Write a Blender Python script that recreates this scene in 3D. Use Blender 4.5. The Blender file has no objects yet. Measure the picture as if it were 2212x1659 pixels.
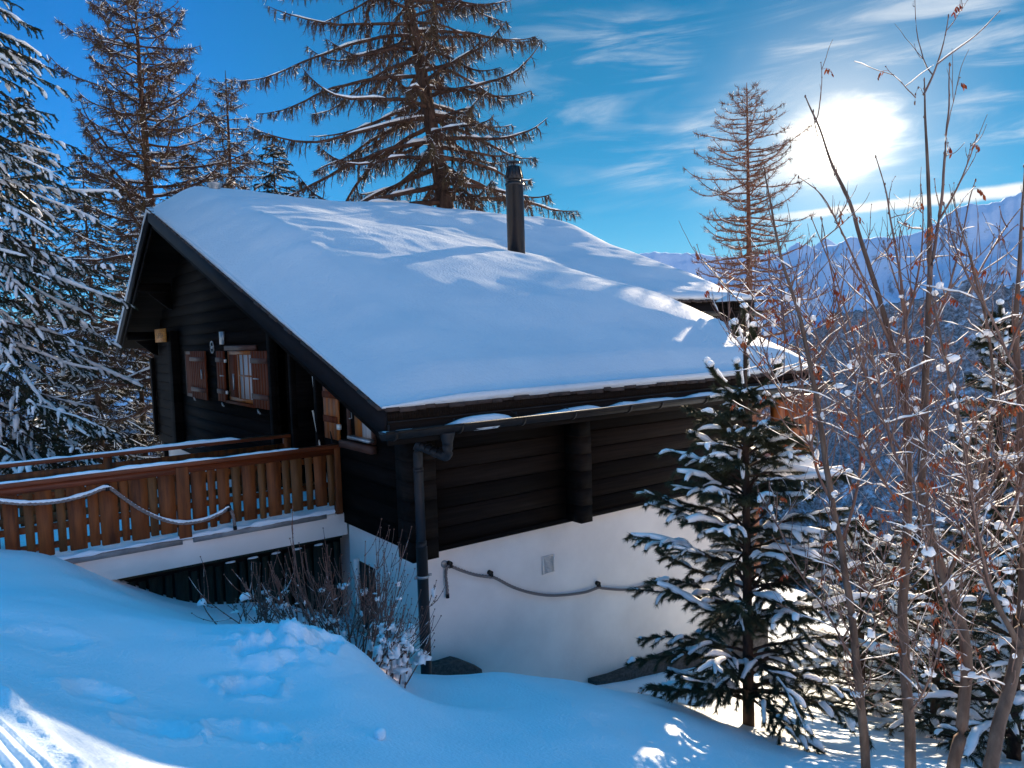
# A snow-laden alpine chalet against the winter sun - everything is built here, nothing is loaded.
EXPOSURE, SUN_E, HAZE = 1.4, 5.0, 1e-5
import bpy, math, random
import numpy as np
from mathutils import Vector, Matrix

D2R = math.radians
scene = bpy.context.scene
COL = scene.collection
PI = math.pi

# ------------------------------------------------------------------ camera (house-aligned world: X along the ridge, Y across it)
AZ, PITCH, ROLL, F = D2R(53.8), D2R(-3.73), D2R(-1.80), 1612.0      # measured on a 2212 px wide view of the photograph
CX, CY = 1106.0, 829.5
_f = np.array([math.cos(AZ)*math.cos(PITCH), math.sin(AZ)*math.cos(PITCH), math.sin(PITCH)])
_r0 = np.array([math.sin(AZ), -math.cos(AZ), 0.0]); _u0 = np.cross(_r0, _f)
_r = _r0*math.cos(ROLL)+_u0*math.sin(ROLL); _u = np.cross(_r, _f)
CAMM = np.array([_r, _u, -_f])

def ray(x, y):
    return CAMM.T @ np.array([(x-CX)/F, -(y-CY)/F, -1.0])
def at(x, y, d):                       # sight line at a given distance along the view axis
    return ray(x, y)*d
def onx(x, y, v):
    r = ray(x, y); return r*(v/r[0])
def ony(x, y, v):
    r = ray(x, y); return r*(v/r[1])
def onz(x, y, v):
    r = ray(x, y); return r*(v/r[2])

cam = bpy.data.cameras.new('camera')
cam.sensor_width = 36; cam.lens = 36*F/2212; cam.clip_start = 0.05; cam.clip_end = 60000
camo = bpy.data.objects.new('camera', cam); COL.objects.link(camo)
camo.matrix_world = Matrix([[_r[0], _u[0], -_f[0], 0], [_r[1], _u[1], -_f[1], 0], [_r[2], _u[2], -_f[2], 0], [0, 0, 0, 1]])
scene.camera = camo
scene.view_settings.view_transform = 'Standard'
scene.view_settings.look = 'None'
scene.view_settings.gamma = 1
scene.view_settings.exposure = EXPOSURE

scene.cycles.max_bounces = 6; scene.cycles.diffuse_bounces = 3; scene.cycles.glossy_bounces = 2; scene.cycles.transmission_bounces = 2
def unit(v):
    v = np.asarray(v, float); return v/np.maximum(np.linalg.norm(v, axis=-1, keepdims=True), 1e-9)
SUN = unit(ray(1805, 305))
def smooth(a, b, x):
    t = np.clip((np.asarray(x, float)-a)/(b-a), 0, 1); return t*t*(3-2*t)

# ------------------------------------------------------------------ value noise for shapes
def _hash(ix, iy, s):
    n = (ix.astype(np.int64)*374761393+iy.astype(np.int64)*668265263+s*1442695041) & 0x7fffffff
    n = ((n ^ (n >> 13))*1274126177) & 0x7fffffff
    return ((n ^ (n >> 16)) & 0xffff)/65535.0
def vnoise(x, y, s=0):
    x = np.asarray(x, float); y = np.asarray(y, float)
    ix = np.floor(x); iy = np.floor(y); fx = x-ix; fy = y-iy
    fx = fx*fx*fx*(fx*(fx*6-15)+10); fy = fy*fy*fy*(fy*(fy*6-15)+10)
    a = _hash(ix, iy, s); b = _hash(ix+1, iy, s); c = _hash(ix, iy+1, s); d = _hash(ix+1, iy+1, s)
    return (a*(1-fx)+b*fx)*(1-fy)+(c*(1-fx)+d*fx)*fy-0.5
def fbm(x, y, s=0, o=4, g=0.5):
    t = 0; a = 1; f = 1.0
    for i in range(o):
        t = t+a*vnoise(x*f+17.3*i, y*f-9.1*i, s+i); a *= g; f *= 2.03
    return t

# ------------------------------------------------------------------ materials
def srgb(r, g, b):
    return tuple(((c/255)/12.92 if c/255 <= .04045 else ((c/255+.055)/1.055)**2.4) for c in (r, g, b))+(1,)
MATS = {}
def mat(name, c1, c2=None, scale=4.0, rough=0.8, stretch=(1, 1, 1), bump=0.0, bscale=None, spec=0.3, detail=6, metallic=0, ramp=(0.35, 0.65), bdist=0.01, trans=0.0):
    m = bpy.data.materials.new(name); m.use_nodes = True
    nt = m.node_tree; N = nt.nodes; L = nt.links
    p = N['Principled BSDF']; p.inputs['Roughness'].default_value = rough
    p.inputs['Specular IOR Level'].default_value = spec; p.inputs['Metallic'].default_value = metallic
    if trans:
        p.inputs['Subsurface Weight'].default_value = trans; p.inputs['Subsurface Radius'].default_value = (1.0, 0.95, 0.9); p.inputs['Subsurface Scale'].default_value = 0.05
    tc = N.new('ShaderNodeTexCoord'); mp = N.new('ShaderNodeMapping'); mp.inputs['Scale'].default_value = stretch
    L.new(tc.outputs['Object'], mp.inputs['Vector'])
    if c2 is not None:
        nz = N.new('ShaderNodeTexNoise'); nz.inputs['Scale'].default_value = scale; nz.inputs['Detail'].default_value = detail
        nz.inputs['Roughness'].default_value = 0.6
        L.new(mp.outputs['Vector'], nz.inputs['Vector'])
        cr = N.new('ShaderNodeValToRGB'); cr.color_ramp.elements[0].position = ramp[0]; cr.color_ramp.elements[1].position = ramp[1]
        cr.color_ramp.elements[0].color = tuple(c1[:3])+(1,); cr.color_ramp.elements[1].color = tuple(c2[:3])+(1,)
        L.new(nz.outputs['Fac'], cr.inputs['Fac']); L.new(cr.outputs['Color'], p.inputs['Base Color'])
    else:
        p.inputs['Base Color'].default_value = tuple(c1[:3])+(1,)
    if bump:
        bn = N.new('ShaderNodeTexNoise'); bn.inputs['Scale'].default_value = bscale or scale*4; bn.inputs['Detail'].default_value = 5
        L.new(mp.outputs['Vector'], bn.inputs['Vector'])
        b = N.new('ShaderNodeBump'); b.inputs['Strength'].default_value = bump; b.inputs['Distance'].default_value = bdist
        L.new(bn.outputs['Fac'], b.inputs['Height']); L.new(b.outputs['Normal'], p.inputs['Normal'])
    MATS[name] = m
    return m

SNOWC = (0.80, 0.88, 0.95)
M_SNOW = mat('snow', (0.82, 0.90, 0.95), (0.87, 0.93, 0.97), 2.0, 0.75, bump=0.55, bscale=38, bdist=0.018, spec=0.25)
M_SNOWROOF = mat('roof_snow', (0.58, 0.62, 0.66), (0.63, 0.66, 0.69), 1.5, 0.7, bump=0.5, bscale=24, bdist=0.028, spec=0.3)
M_SNOWT = mat('tree_snow', (0.90, 0.88, 0.86), (0.93, 0.91, 0.90), 8, 0.7, bump=0.3, bscale=60, bdist=0.008, spec=0.25, trans=0.7)
M_PLASTER = mat('white_plaster', (0.82, 0.74, 0.67), (0.95, 0.87, 0.79), 0.9, 0.9, bump=0.4, bscale=55, bdist=0.006, spec=0.15)
M_CONC = mat('concrete', (0.20, 0.19, 0.19), (0.30, 0.29, 0.28), 5, 0.85, bump=0.3, bscale=60)
M_STONE = mat('foot_stone', (0.05, 0.042, 0.036), (0.12, 0.10, 0.09), 22, 0.9, bump=0.6, bscale=50)
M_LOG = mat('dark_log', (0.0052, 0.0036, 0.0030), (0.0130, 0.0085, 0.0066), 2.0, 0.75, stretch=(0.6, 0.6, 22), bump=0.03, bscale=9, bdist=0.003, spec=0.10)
def board_tones(m, k0=.734, h=.2313, lo=.6, hi=1.9, base=0):
    nt = m.node_tree; N = nt.nodes; L = nt.links; p = N['Principled BSDF']
    tc = N.new('ShaderNodeTexCoord'); sp = N.new('ShaderNodeSeparateXYZ'); L.new(tc.outputs['Object'], sp.inputs[0])
    a = N.new('ShaderNodeMath'); a.operation = 'MULTIPLY_ADD'; L.new(sp.outputs[2], a.inputs[0]); a.inputs[1].default_value = 1/h; a.inputs[2].default_value = -k0/h+base
    f = N.new('ShaderNodeMath'); f.operation = 'FLOOR'; L.new(a.outputs[0], f.inputs[0])
    w = N.new('ShaderNodeTexWhiteNoise'); w.noise_dimensions = '1D'; L.new(f.outputs[0], w.inputs['W'])
    r = N.new('ShaderNodeMapRange'); L.new(w.outputs['Value'], r.inputs[0]); r.inputs[3].default_value = lo; r.inputs[4].default_value = hi
    src = p.inputs['Base Color'].links[0].from_socket
    v = N.new('ShaderNodeVectorMath'); v.operation = 'SCALE'; L.new(src, v.inputs[0]); L.new(r.outputs[0], v.inputs[3]); L.new(v.outputs[0], p.inputs['Base Color'])
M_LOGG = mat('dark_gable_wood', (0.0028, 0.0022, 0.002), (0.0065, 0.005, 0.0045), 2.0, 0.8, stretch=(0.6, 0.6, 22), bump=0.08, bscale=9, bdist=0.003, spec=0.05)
board_tones(M_LOG); board_tones(M_LOGG)
M_BARGE = mat('barge_wood', (0.005, 0.0048, 0.006), (0.010, 0.009, 0.011), 4, 0.7, stretch=(4, 0.4, 1), bump=0.15, bscale=12, bdist=0.004, spec=0.12)
M_BROWN = mat('railing_wood', srgb(84, 44, 19), srgb(134, 74, 31), 3.0, 0.6, stretch=(5, 5, 0.5), bump=0.25, bscale=10, bdist=0.004, spec=0.3)
M_BROWN2 = mat('railing_wood_olive', srgb(88, 56, 26), srgb(120, 78, 40), 3.0, 0.6, stretch=(5, 5, 0.5), bump=0.25, bscale=10, bdist=0.004, spec=0.3)
M_RAIL = mat('handrail_wood', srgb(86, 41, 20), srgb(126, 62, 31), 3.0, 0.5, stretch=(0.5, 5, 5), bump=0.2, bscale=12, bdist=0.003, spec=0.35)
M_SHUT = mat('shutter_wood', srgb(84, 38, 20), srgb(118, 56, 30), 2.6, 0.7, stretch=(6, 6, 0.5), bump=0.2, bscale=12, bdist=0.003, spec=0.08)
M_SHUTO = mat('shutter_orange', srgb(128, 66, 22), srgb(170, 94, 38), 2.6, 0.55, stretch=(6, 6, 0.5), bump=0.2, bscale=12, bdist=0.003, spec=0.35)
M_BATTEN = mat('shutter_batten', srgb(70, 42, 32), srgb(92, 58, 44), 4, 0.6, stretch=(1, 1, 5))
M_FRAME = mat('window_frame_wood', srgb(128, 70, 22), srgb(172, 98, 36), 3, 0.5, stretch=(5, 5, 0.6), spec=0.4)
M_CURT = mat('curtain', (0.40, 0.35, 0.33), (0.58, 0.52, 0.49), 9, 0.9, stretch=(1, 9, 0.2))
M_GLASS = mat('window_glass', (0.015, 0.015, 0.02), None, rough=0.05, spec=0.6)
M_GREEN = mat('green_boards', (0.010, 0.015, 0.011), (0.024, 0.032, 0.023), 3, 0.75, stretch=(6, 6, 0.6), bump=0.3, bscale=12, bdist=0.004, spec=0.2)
M_TILE = mat('roof_tile', (0.03, 0.022, 0.02), (0.075, 0.05, 0.042), 9, 0.85, bump=0.5, bscale=30)
M_GUTTER = mat('gutter_metal', (0.009, 0.008, 0.008), (0.022, 0.017, 0.015), 5, 0.5, metallic=0.1, spec=0.2)
M_PIPE = mat('pipe_metal', (0.010, 0.010, 0.012), (0.018, 0.018, 0.021), 7, 0.5, metallic=0.1, spec=0.3)
M_PIPEB = mat('pipe_black', (0.012, 0.009, 0.010), (0.018, 0.014, 0.014), 7, 0.45, spec=0.4)
M_CHIM = mat('chimney_metal', (0.010, 0.007, 0.0065), (0.026, 0.016, 0.014), 4, 0.34, stretch=(1, 1, 0.4), metallic=0.3, spec=0.7)
M_ZINC = mat('zinc', (0.30, 0.30, 0.30), (0.48, 0.47, 0.46), 14, 0.4, metallic=0.7, spec=0.5)
M_ROPE = mat('rope', (0.17, 0.14, 0.13), (0.30, 0.25, 0.23), 60, 0.9, spec=0.1)
M_SIGN = mat('sign_board', srgb(150, 92, 26), srgb(196, 128, 44), 5, 0.6, stretch=(1, 1, 5))
M_BLACK = mat('black_paint', (0.01, 0.008, 0.008), None, rough=0.6)
M_WHITE = mat('white_plastic', (0.72, 0.68, 0.60), None, rough=0.5)
M_BARK = mat('larch_bark', (0.032, 0.020, 0.016), (0.10, 0.060, 0.045), 9, 0.95, stretch=(1, 1, 0.25), bump=1.0, bscale=22, bdist=0.05, spec=0.1)
M_TWIG = mat('larch_twig', (0.044, 0.025, 0.019), (0.115, 0.064, 0.047), 6, 0.9, spec=0.1)
M_LICHEN = mat('beard_lichen', (0.050, 0.038, 0.020), (0.12, 0.085, 0.045), 8, 0.95, spec=0.05)
M_NEEDLE = mat('spruce_needles', (0.018, 0.026, 0.012), (0.050, 0.058, 0.024), 5, 0.7, spec=0.2)
M_PINE = mat('pine_needles', (0.022, 0.028, 0.014), (0.060, 0.062, 0.028), 7, 0.65, spec=0.25)
M_BACKLIT = mat('backlit_larch_twig', (0.10, 0.046, 0.032), (0.22, 0.105, 0.072), 6, 0.9, spec=0.1)  # warm backlight painted into the bark colour of the larch by the sun
M_DUSK = mat('dark_spruce_needles', (0.020, 0.018, 0.010), (0.060, 0.048, 0.026), 3, 0.8, spec=0.1)
M_SPBARK = mat('spruce_bark', (0.030, 0.020, 0.016), (0.080, 0.052, 0.040), 12, 0.95, stretch=(1, 1, 0.4), bump=0.8, bscale=30, bdist=0.02, spec=0.1)
M_ROWAN = mat('rowan_bark', (0.075, 0.046, 0.034), (0.17, 0.112, 0.082), 7, 0.7, stretch=(2, 2, 0.6), bump=0.35, bscale=25, bdist=0.01, spec=0.25)
M_RTWIG = mat('rowan_twig', (0.13, 0.068, 0.052), (0.23, 0.135, 0.10), 9, 0.6, spec=0.3)
M_SHRUB = mat('shrub_twig', (0.12, 0.060, 0.048), (0.20, 0.115, 0.085), 8, 0.7, spec=0.2)
M_LEAF = mat('dry_leaf', (0.24, 0.035, 0.012), (0.42, 0.11, 0.03), 9, 0.6, spec=0.2)

# ------------------------------------------------------------------ mesh building
class MB:
    def __init__(s):
        s.v = []; s.f = []; s.n = 0
    def add(s, v, f):
        v = np.asarray(v, np.float32).reshape(-1, 3)
        for q in f:
            s.f.append(np.asarray(q, np.int64)+s.n)
        s.v.append(v); s.n += len(v); return s
    def box(s, lo, hi):
        x0, y0, z0 = lo; x1, y1, z1 = hi
        v = [(x0, y0, z0), (x1, y0, z0), (x1, y1, z0), (x0, y1, z0), (x0, y0, z1), (x1, y0, z1), (x1, y1, z1), (x0, y1, z1)]
        return s.add(v, [[(0, 3, 2, 1), (4, 5, 6, 7), (0, 1, 5, 4), (1, 2, 6, 5), (2, 3, 7, 6), (3, 0, 4, 7)]])
    def obox(s, c, a, b, d):            # oriented box: centre and three half vectors
        c = np.array(c, float); a = np.array(a, float); b = np.array(b, float); d = np.array(d, float)
        v = [c+i*a+j*b+k*d for k in (-1, 1) for (i, j) in ((-1, -1), (1, -1), (1, 1), (-1, 1))]
        fl = [(0, 3, 2, 1), (4, 5, 6, 7), (0, 1, 5, 4), (1, 2, 6, 5), (2, 3, 7, 6), (3, 0, 4, 7)]
        if np.dot(np.cross(a, b), d) < 0: fl = [q[::-1] for q in fl]
        return s.add(v, [fl])
    def prism(s, pts, dvec):            # polygon swept along dvec
        p = np.array(pts, float); n = len(p); v = np.vstack([p, p+np.array(dvec, float)])
        side = [(i, (i+1) % n, n+(i+1) % n, n+i) for i in range(n)]
        return s.add(v, [side, [tuple(range(n))[::-1]], [tuple(range(n, 2*n))]])
    def tube(s, pts, rad, k=8, cap=True):
        p = np.array(pts, float)[None]; r = np.broadcast_to(np.array(rad, float), (p.shape[1],))[None]
        v, q = tubes(p, r, k); s.add(v, [q])
        if cap:
            n = p.shape[1]; s.f.append(np.array([list(range(k))[::-1]])+s.n-n*k); s.f.append(np.array([list(range(k))])+s.n-k)
        return s
    def lathe(s, c, prof, k=16):        # prof: (r, z)
        c = np.array(c, float); a = np.arange(k)*2*PI/k; v = []
        for r, z in prof: v.append(np.stack([c[0]+r*np.cos(a), c[1]+r*np.sin(a), np.full(k, c[2]+z)], 1))
        n = len(prof); i = np.arange(k); j = (i+1) % k
        q = np.concatenate([np.stack([m*k+i, m*k+j, (m+1)*k+j, (m+1)*k+i], 1) for m in range(n-1)])
        return s.add(np.concatenate(v), [q, [list(range(k))[::-1]], [list(range((n-1)*k, n*k))]])
    def build(s, name, m, parent=None, smooth=False, origin=None, bevel=0.0):
        v = np.concatenate(s.v) if s.v else np.zeros((0, 3), np.float32)
        off = np.array(origin if origin is not None else (0, 0, 0), np.float32)
        if parent is not None and origin is None:
            off = np.array(parent_origin(parent), np.float32)
        v = v-off
        me = bpy.data.meshes.new(name)
        tot = []; idx = []
        for q in s.f:
            q = np.atleast_2d(q)
            tot.append(np.full(len(q), q.shape[1], np.int32)); idx.append(q.reshape(-1))
        tot = np.concatenate(tot); idx = np.concatenate(idx).astype(np.int32)
        st = np.concatenate([[0], np.cumsum(tot)[:-1]]).astype(np.int32)
        me.vertices.add(len(v)); me.vertices.foreach_set('co', v.astype(np.float32).ravel())
        me.loops.add(len(idx)); me.loops.foreach_set('vertex_index', idx)
        me.polygons.add(len(tot)); me.polygons.foreach_set('loop_start', st); me.polygons.foreach_set('loop_total', tot)
        if smooth: me.polygons.foreach_set('use_smooth', np.ones(len(tot), bool))
        me.materials.append(m); me.update(calc_edges=True); me.validate()
        o = bpy.data.objects.new(name, me); COL.objects.link(o)
        if parent is not None:
            o.parent = parent
            if origin is not None: o.location = Vector(off)-Vector(parent_origin(parent))
        else:
            o.location = Vector(off)
        o['wo'] = [float(t) for t in (off if parent is None or origin is not None else parent_origin(parent))]
        if bevel:
            b = o.modifiers.new('bevel', 'BEVEL'); b.width = bevel; b.segments = 2; b.limit_method = 'ANGLE'
        return o

def parent_origin(p):
    return tuple(p['wo'])

def tubes(P, R, k=3, up=None, R2=None):
    """Batch of tubes. P (M,S,3), R (M,S). With R2: elliptic (R across, R2 upward), for snow caps."""
    P = np.asarray(P, float); M, S, _ = P.shape
    T = np.empty_like(P); T[:, 1:-1] = P[:, 2:]-P[:, :-2]; T[:, 0] = P[:, 1]-P[:, 0]; T[:, -1] = P[:, -1]-P[:, -2]
    T = unit(T)
    ref = np.zeros_like(T); ref[..., 2] = 1
    st = np.abs(T[..., 2]) > 0.97
    ref[st] = (1, 0, 0)
    A = unit(np.cross(T, ref)); B = np.cross(A, T)
    an = (np.arange(k)+0.5)*2*PI/k
    R = np.asarray(R, float)[..., None, None]; Rb = R if R2 is None else np.asarray(R2, float)[..., None, None]
    V = P[:, :, None, :]+A[:, :, None, :]*(np.cos(an)[None, None, :, None]*R)+B[:, :, None, :]*(np.sin(an)[None, None, :, None]*Rb)
    i = np.arange(k); j = (i+1) % k
    base = np.stack([i, i+k, j+k, j], 1)                    # one segment
    seg = (np.arange(S-1)*k)[:, None, None]+base[None]
    q = (np.arange(M)*S*k)[:, None, None, None]+seg[None]
    return V.reshape(-1, 3), q.reshape(-1, 4)

def snowcaps(P, R, rng, w=1.3, h=1.2, cover=0.7, minr=0.004, k=5, vary=0.5):
    """Snow lying along the upper side of branches; broken where noise says so."""
    P = np.asarray(P, float); M, S, _ = P.shape; R = np.asarray(R, float)
    n = rng.random((M, S)); n = (n+np.roll(n, 1, 1)+np.roll(n, -1, 1))/3
    T = unit(np.diff(P, axis=1, append=2*P[:, -1:]-P[:, -2:-1])); flat = np.clip(1.25-np.abs(T[..., 2])*1.1, 0, 1)
    amt = np.clip((n-(0.62-0.42*cover))*6, 0, 1)*flat*(1-vary/2+vary*rng.random((M, S)))
    amt[:, 0] *= 0.5; amt[:, -1] *= 0.6
    rw = np.maximum((R*w+minr)*amt, 0.0004); rh = np.maximum((R*h+minr)*amt, 0.0004)
    C = P.copy(); C[..., 2] += R*0.7+rh*0.55
    C[..., 2] = np.where(amt < 0.02, P[..., 2], C[..., 2])
    keep = amt.max(1) > 0.05
    return tubes(C[keep], rw[keep], k, R2=rh[keep])

def needles(P, rng, n, ln, wd, spread=0.9, fwd=0.6, down=0.0, taper=True):
    """n thin blades per polyline. returns verts, tris"""
    P = np.asarray(P, float); M, S, _ = P.shape
    t = rng.random((M, n))*(S-1.001); i = t.astype(int); f = (t-i)[..., None]
    m = np.arange(M)[:, None]
    b = P[m, i]*(1-f)+P[m, i+1]*f; T = unit(P[m, i+1]-P[m, i])
    rd = rng.normal(size=(M, n, 3)); rd -= T*(rd*T).sum(-1, keepdims=True); rd = unit(rd)
    d = unit(T*fwd+rd*spread+np.array([0, 0, -down])); L = ln*(0.6+0.7*rng.random((M, n, 1)))
    s = unit(np.cross(d, rng.normal(size=(M, n, 3))))*wd*0.5
    v = np.stack([b-s, b+s, b+d*L], 2).reshape(-1, 3)
    return v, np.arange(len(v)).reshape(-1, 3)

_ico = None
def blobs(C, R, rng, rough=0.25):
    """lumps of snow: subdivided icosahedra with uneven radius"""
    global _ico
    if _ico is None:
        import bmesh
        bm = bmesh.new(); bmesh.ops.create_icosphere(bm, subdivisions=2, radius=1)
        _ico = (np.array([v.co[:] for v in bm.verts]), np.array([[w.index for w in f.verts] for f in bm.faces])); bm.free()
    V, Fc = _ico; C = np.asarray(C, float).reshape(-1, 3); R = np.asarray(R, float).reshape(-1, 3); M = len(C)
    ph = rng.random((M, 1, 3))*6.28; fr = 1.2+rng.random((M, 1, 3))*2
    dis = 1+rough*(np.sin(V[None]*fr*2+ph).sum(-1, keepdims=True))/2
    v = C[:, None]+V[None]*R[:, None]*dis
    q = (np.arange(M)*len(V))[:, None, None]+Fc[None]
    return v.reshape(-1, 3), q.reshape(-1, 3)

def curve(base, az, L, e, S, rng, wob=0.06):
    """polyline from elevation-angle profile e (S,) in radians; az scalar, wanders"""
    a = az+np.cumsum(rng.normal(0, wob, S)); ee = e+np.cumsum(rng.normal(0, wob*0.7, S))
    d = np.stack([np.cos(a)*np.cos(ee), np.sin(a)*np.cos(ee), np.sin(ee)], 1)*(L/(S-1))
    p = np.zeros((S, 3)); p[1:] = np.cumsum(d[:-1], 0); return p+np.array(base)
def sample(P, t):                     # points and tangents along (S,3) at t in 0..1
    S = len(P); x = np.clip(t, 0, 0.9999)*(S-1); i = x.astype(int); f = (x-i)[:, None]
    return P[i]*(1-f)+P[i+1]*f, unit(P[i+1]-P[i])
def shoots(base, az, L, e0, e1, S, rng, wob=0.08):
    """batch (M) of curved shoots, elevation goes e0 -> e1"""
    M = len(base); s = np.linspace(0, 1, S)[None]
    a = np.asarray(az)[:, None]+np.cumsum(rng.normal(0, wob, (M, S)), 1)
    e = np.asarray(e0)[:, None]*(1-s)+np.asarray(e1)[:, None]*s+np.cumsum(rng.normal(0, wob*0.7, (M, S)), 1)
    d = np.stack([np.cos(a)*np.cos(e), np.sin(a)*np.cos(e), np.sin(e)], -1)*(np.asarray(L)[:, None, None]/(S-1))
    p = np.zeros((M, S, 3)); p[:, 1:] = np.cumsum(d[:, :-1], 1); return p+np.asarray(base)[:, None]

# ------------------------------------------------------------------ scene bookkeeping
def tag(o, label=None, cat=None, group=None, kind=None):
    if label: o['label'] = label
    if cat: o['category'] = cat
    if group: o['group'] = group
    if kind: o['kind'] = kind
    return o
def thing(name, label, cat, loc, group=None):
    o = bpy.data.objects.new(name, None); COL.objects.link(o); o.location = Vector([float(t) for t in loc]); o['wo'] = [float(t) for t in loc]
    o.empty_display_size = 0.1
    return tag(o, label, cat, group)

# ------------------------------------------------------------------ sky
class NX:                                   # tiny expression helper for node maths
    def __init__(s, nt): s.nt = nt
    def _in(s, n, i, v):
        if isinstance(v, (int, float)): n.inputs[i].default_value = v
        elif isinstance(v, (tuple, list)): n.inputs[i].default_value = v
        else: s.nt.links.new(v, n.inputs[i])
    def m(s, op, a, b=0.0, c=0.0, clamp=False):
        n = s.nt.nodes.new('ShaderNodeMath'); n.operation = op; n.use_clamp = clamp
        s._in(n, 0, a); s._in(n, 1, b)
        if op in ('MULTIPLY_ADD', 'SMOOTH_MIN', 'SMOOTH_MAX'): s._in(n, 2, c)
        return n.outputs[0]
    def v(s, op, a, b=(0, 0, 0)):
        n = s.nt.nodes.new('ShaderNodeVectorMath'); n.operation = op
        s._in(n, 0, a)
        if op == 'SCALE': s._in(n, 3, b)
        else: s._in(n, 1, b)
        return n.outputs['Value'] if op in ('DOT_PRODUCT', 'LENGTH') else n.outputs[0]
    def ss(s, x, a, b):                     # smoothstep
        n = s.nt.nodes.new('ShaderNodeMapRange'); n.interpolation_type = 'SMOOTHSTEP'
        s._in(n, 0, x); s._in(n, 1, a); s._in(n, 2, b); n.inputs[3].default_value = 0; n.inputs[4].default_value = 1
        return n.outputs[0]
    def mix(s, f, a, b):
        n = s.nt.nodes.new('ShaderNodeMix'); n.data_type = 'RGBA'; n.clamp_factor = True
        s._in(n, 0, f); s._in(n, 6, a); s._in(n, 7, b); return n.outputs[2]
    def noise(s, vec, scale, detail=6, rough=0.55, dist=0.0):
        n = s.nt.nodes.new('ShaderNodeTexNoise'); s._in(n, 'Vector', vec); n.inputs['Scale'].default_value = scale
        n.inputs['Detail'].default_value = detail; n.inputs['Roughness'].default_value = rough; n.inputs['Distortion'].default_value = dist
        return n.outputs['Fac']
    def mapping(s, vec, rot=(0, 0, 0), sc=(1, 1, 1), loc=(0, 0, 0)):
        n = s.nt.nodes.new('ShaderNodeMapping'); s._in(n, 'Vector', vec)
        n.inputs['Rotation'].default_value = rot; n.inputs['Scale'].default_value = sc; n.inputs['Location'].default_value = loc
        return n.outputs[0]

world = bpy.data.worlds.new('World'); scene.world = world; world.use_nodes = True
ZENITH_FILL = (0.35, 3.9, 8.4); REAR_FILL = (56.0, 40.0, 33.0); REAR_FILL_TOP = (5.0, 7.0, 10.0)  # fill colours added to the sky out of view, brightening wall and snow
wt = world.node_tree; wt.nodes.clear(); W = NX(wt)
wo = wt.nodes.new('ShaderNodeOutputWorld'); bg = wt.nodes.new('ShaderNodeBackground'); wt.links.new(bg.outputs[0], wo.inputs[0])
SKY_STRENGTH = 0.05
bg.inputs['Strength'].default_value = SKY_STRENGTH
sky = wt.nodes.new('ShaderNodeTexSky'); sky.sky_type = 'NISHITA'; sky.sun_disc = False
sun_el = math.asin(SUN[2]); sun_az = math.atan2(SUN[1], SUN[0])
sky.sun_elevation = sun_el; sky.sun_rotation = PI/2-sun_az            # rotation is measured clockwise from +Y
sky.air_density = 1.0; sky.dust_density = 0.0; sky.ozone_density = 4.0; sky.altitude = 1800
tcw = wt.nodes.new('ShaderNodeTexCoord'); dirv = W.v('NORMALIZE', tcw.outputs['Generated'])
sepn = wt.nodes.new('ShaderNodeSeparateXYZ'); wt.links.new(dirv, sepn.inputs[0]); dz = sepn.outputs[2]
cs = W.v('DOT_PRODUCT', dirv, tuple(float(t) for t in SUN))
away = W.m('SUBTRACT', 1.0, W.ss(cs, 0.62, 0.93))                     # the sky is a deeper azure away from the sun
sepc = wt.nodes.new('ShaderNodeSeparateColor'); wt.links.new(sky.outputs[0], sepc.inputs[0])
cr_ = W.m('MULTIPLY', W.m('POWER', W.m('MULTIPLY', sepc.outputs[0], 0.1), 2.7), 22.0)
cg_ = W.m('MULTIPLY', sepc.outputs[1], W.m('MULTIPLY_ADD', away, 0.22, 0.72))
cb_ = W.m('MULTIPLY', sepc.outputs[2], W.m('MULTIPLY_ADD', away, 0.68, 0.76))
cc = wt.nodes.new('ShaderNodeCombineColor')
cr_ = W.m('MINIMUM', cr_, W.m('MULTIPLY', cg_, 0.52))
for i_, c_ in enumerate((cr_, cg_, cb_)): wt.links.new(c_, cc.inputs[i_])
base = cc.outputs[0]
# cirrus streaks, drawn out almost level, thickest round the sun
up = np.array([0, 0, 1.0]); sr = unit(np.cross(SUN, up)); su = np.cross(sr, SUN)
ca = W.v('DOT_PRODUCT', dirv, tuple(float(t) for t in sr)); cb = W.v('DOT_PRODUCT', dirv, tuple(float(t) for t in su))
cmb = wt.nodes.new('ShaderNodeCombineXYZ'); wt.links.new(ca, cmb.inputs[0]); wt.links.new(cb, cmb.inputs[1])
cv = W.mapping(cmb.outputs[0], rot=(0, 0, D2R(-5)), sc=(2.6, 15.0, 1.0), loc=(0.35, 0.1, 0))
n1 = W.noise(cv, 1.6, 9, 0.60, 0.9)
n2 = W.noise(W.mapping(cmb.outputs[0], rot=(0, 0, D2R(-8)), sc=(5, 10, 1), loc=(3.1, 1.7, 0)), 0.9, 4, 0.5, 0.3)
wisps = W.m('MULTIPLY', W.ss(n1, 0.43, 0.72), W.ss(n2, 0.36, 0.62))
area = W.m('MULTIPLY', W.ss(ca, -0.46, -0.12), W.m('SUBTRACT', 1.0, W.ss(ca, 0.18, 0.50)))
area = W.m('MULTIPLY', area, W.m('MULTIPLY', W.ss(cb, -0.11, -0.01), W.m('SUBTRACT', 1.0, W.ss(cb, 0.15, 0.26))))
front = W.ss(cs, 0.5, 0.75)
wis = W.m('MULTIPLY', W.m('MULTIPLY', wisps, area), front)
base = W.mix(W.m('MULTIPLY', wis, 0.75, clamp=True), base, (6.4, 6.9, 7.4, 1))
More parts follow.
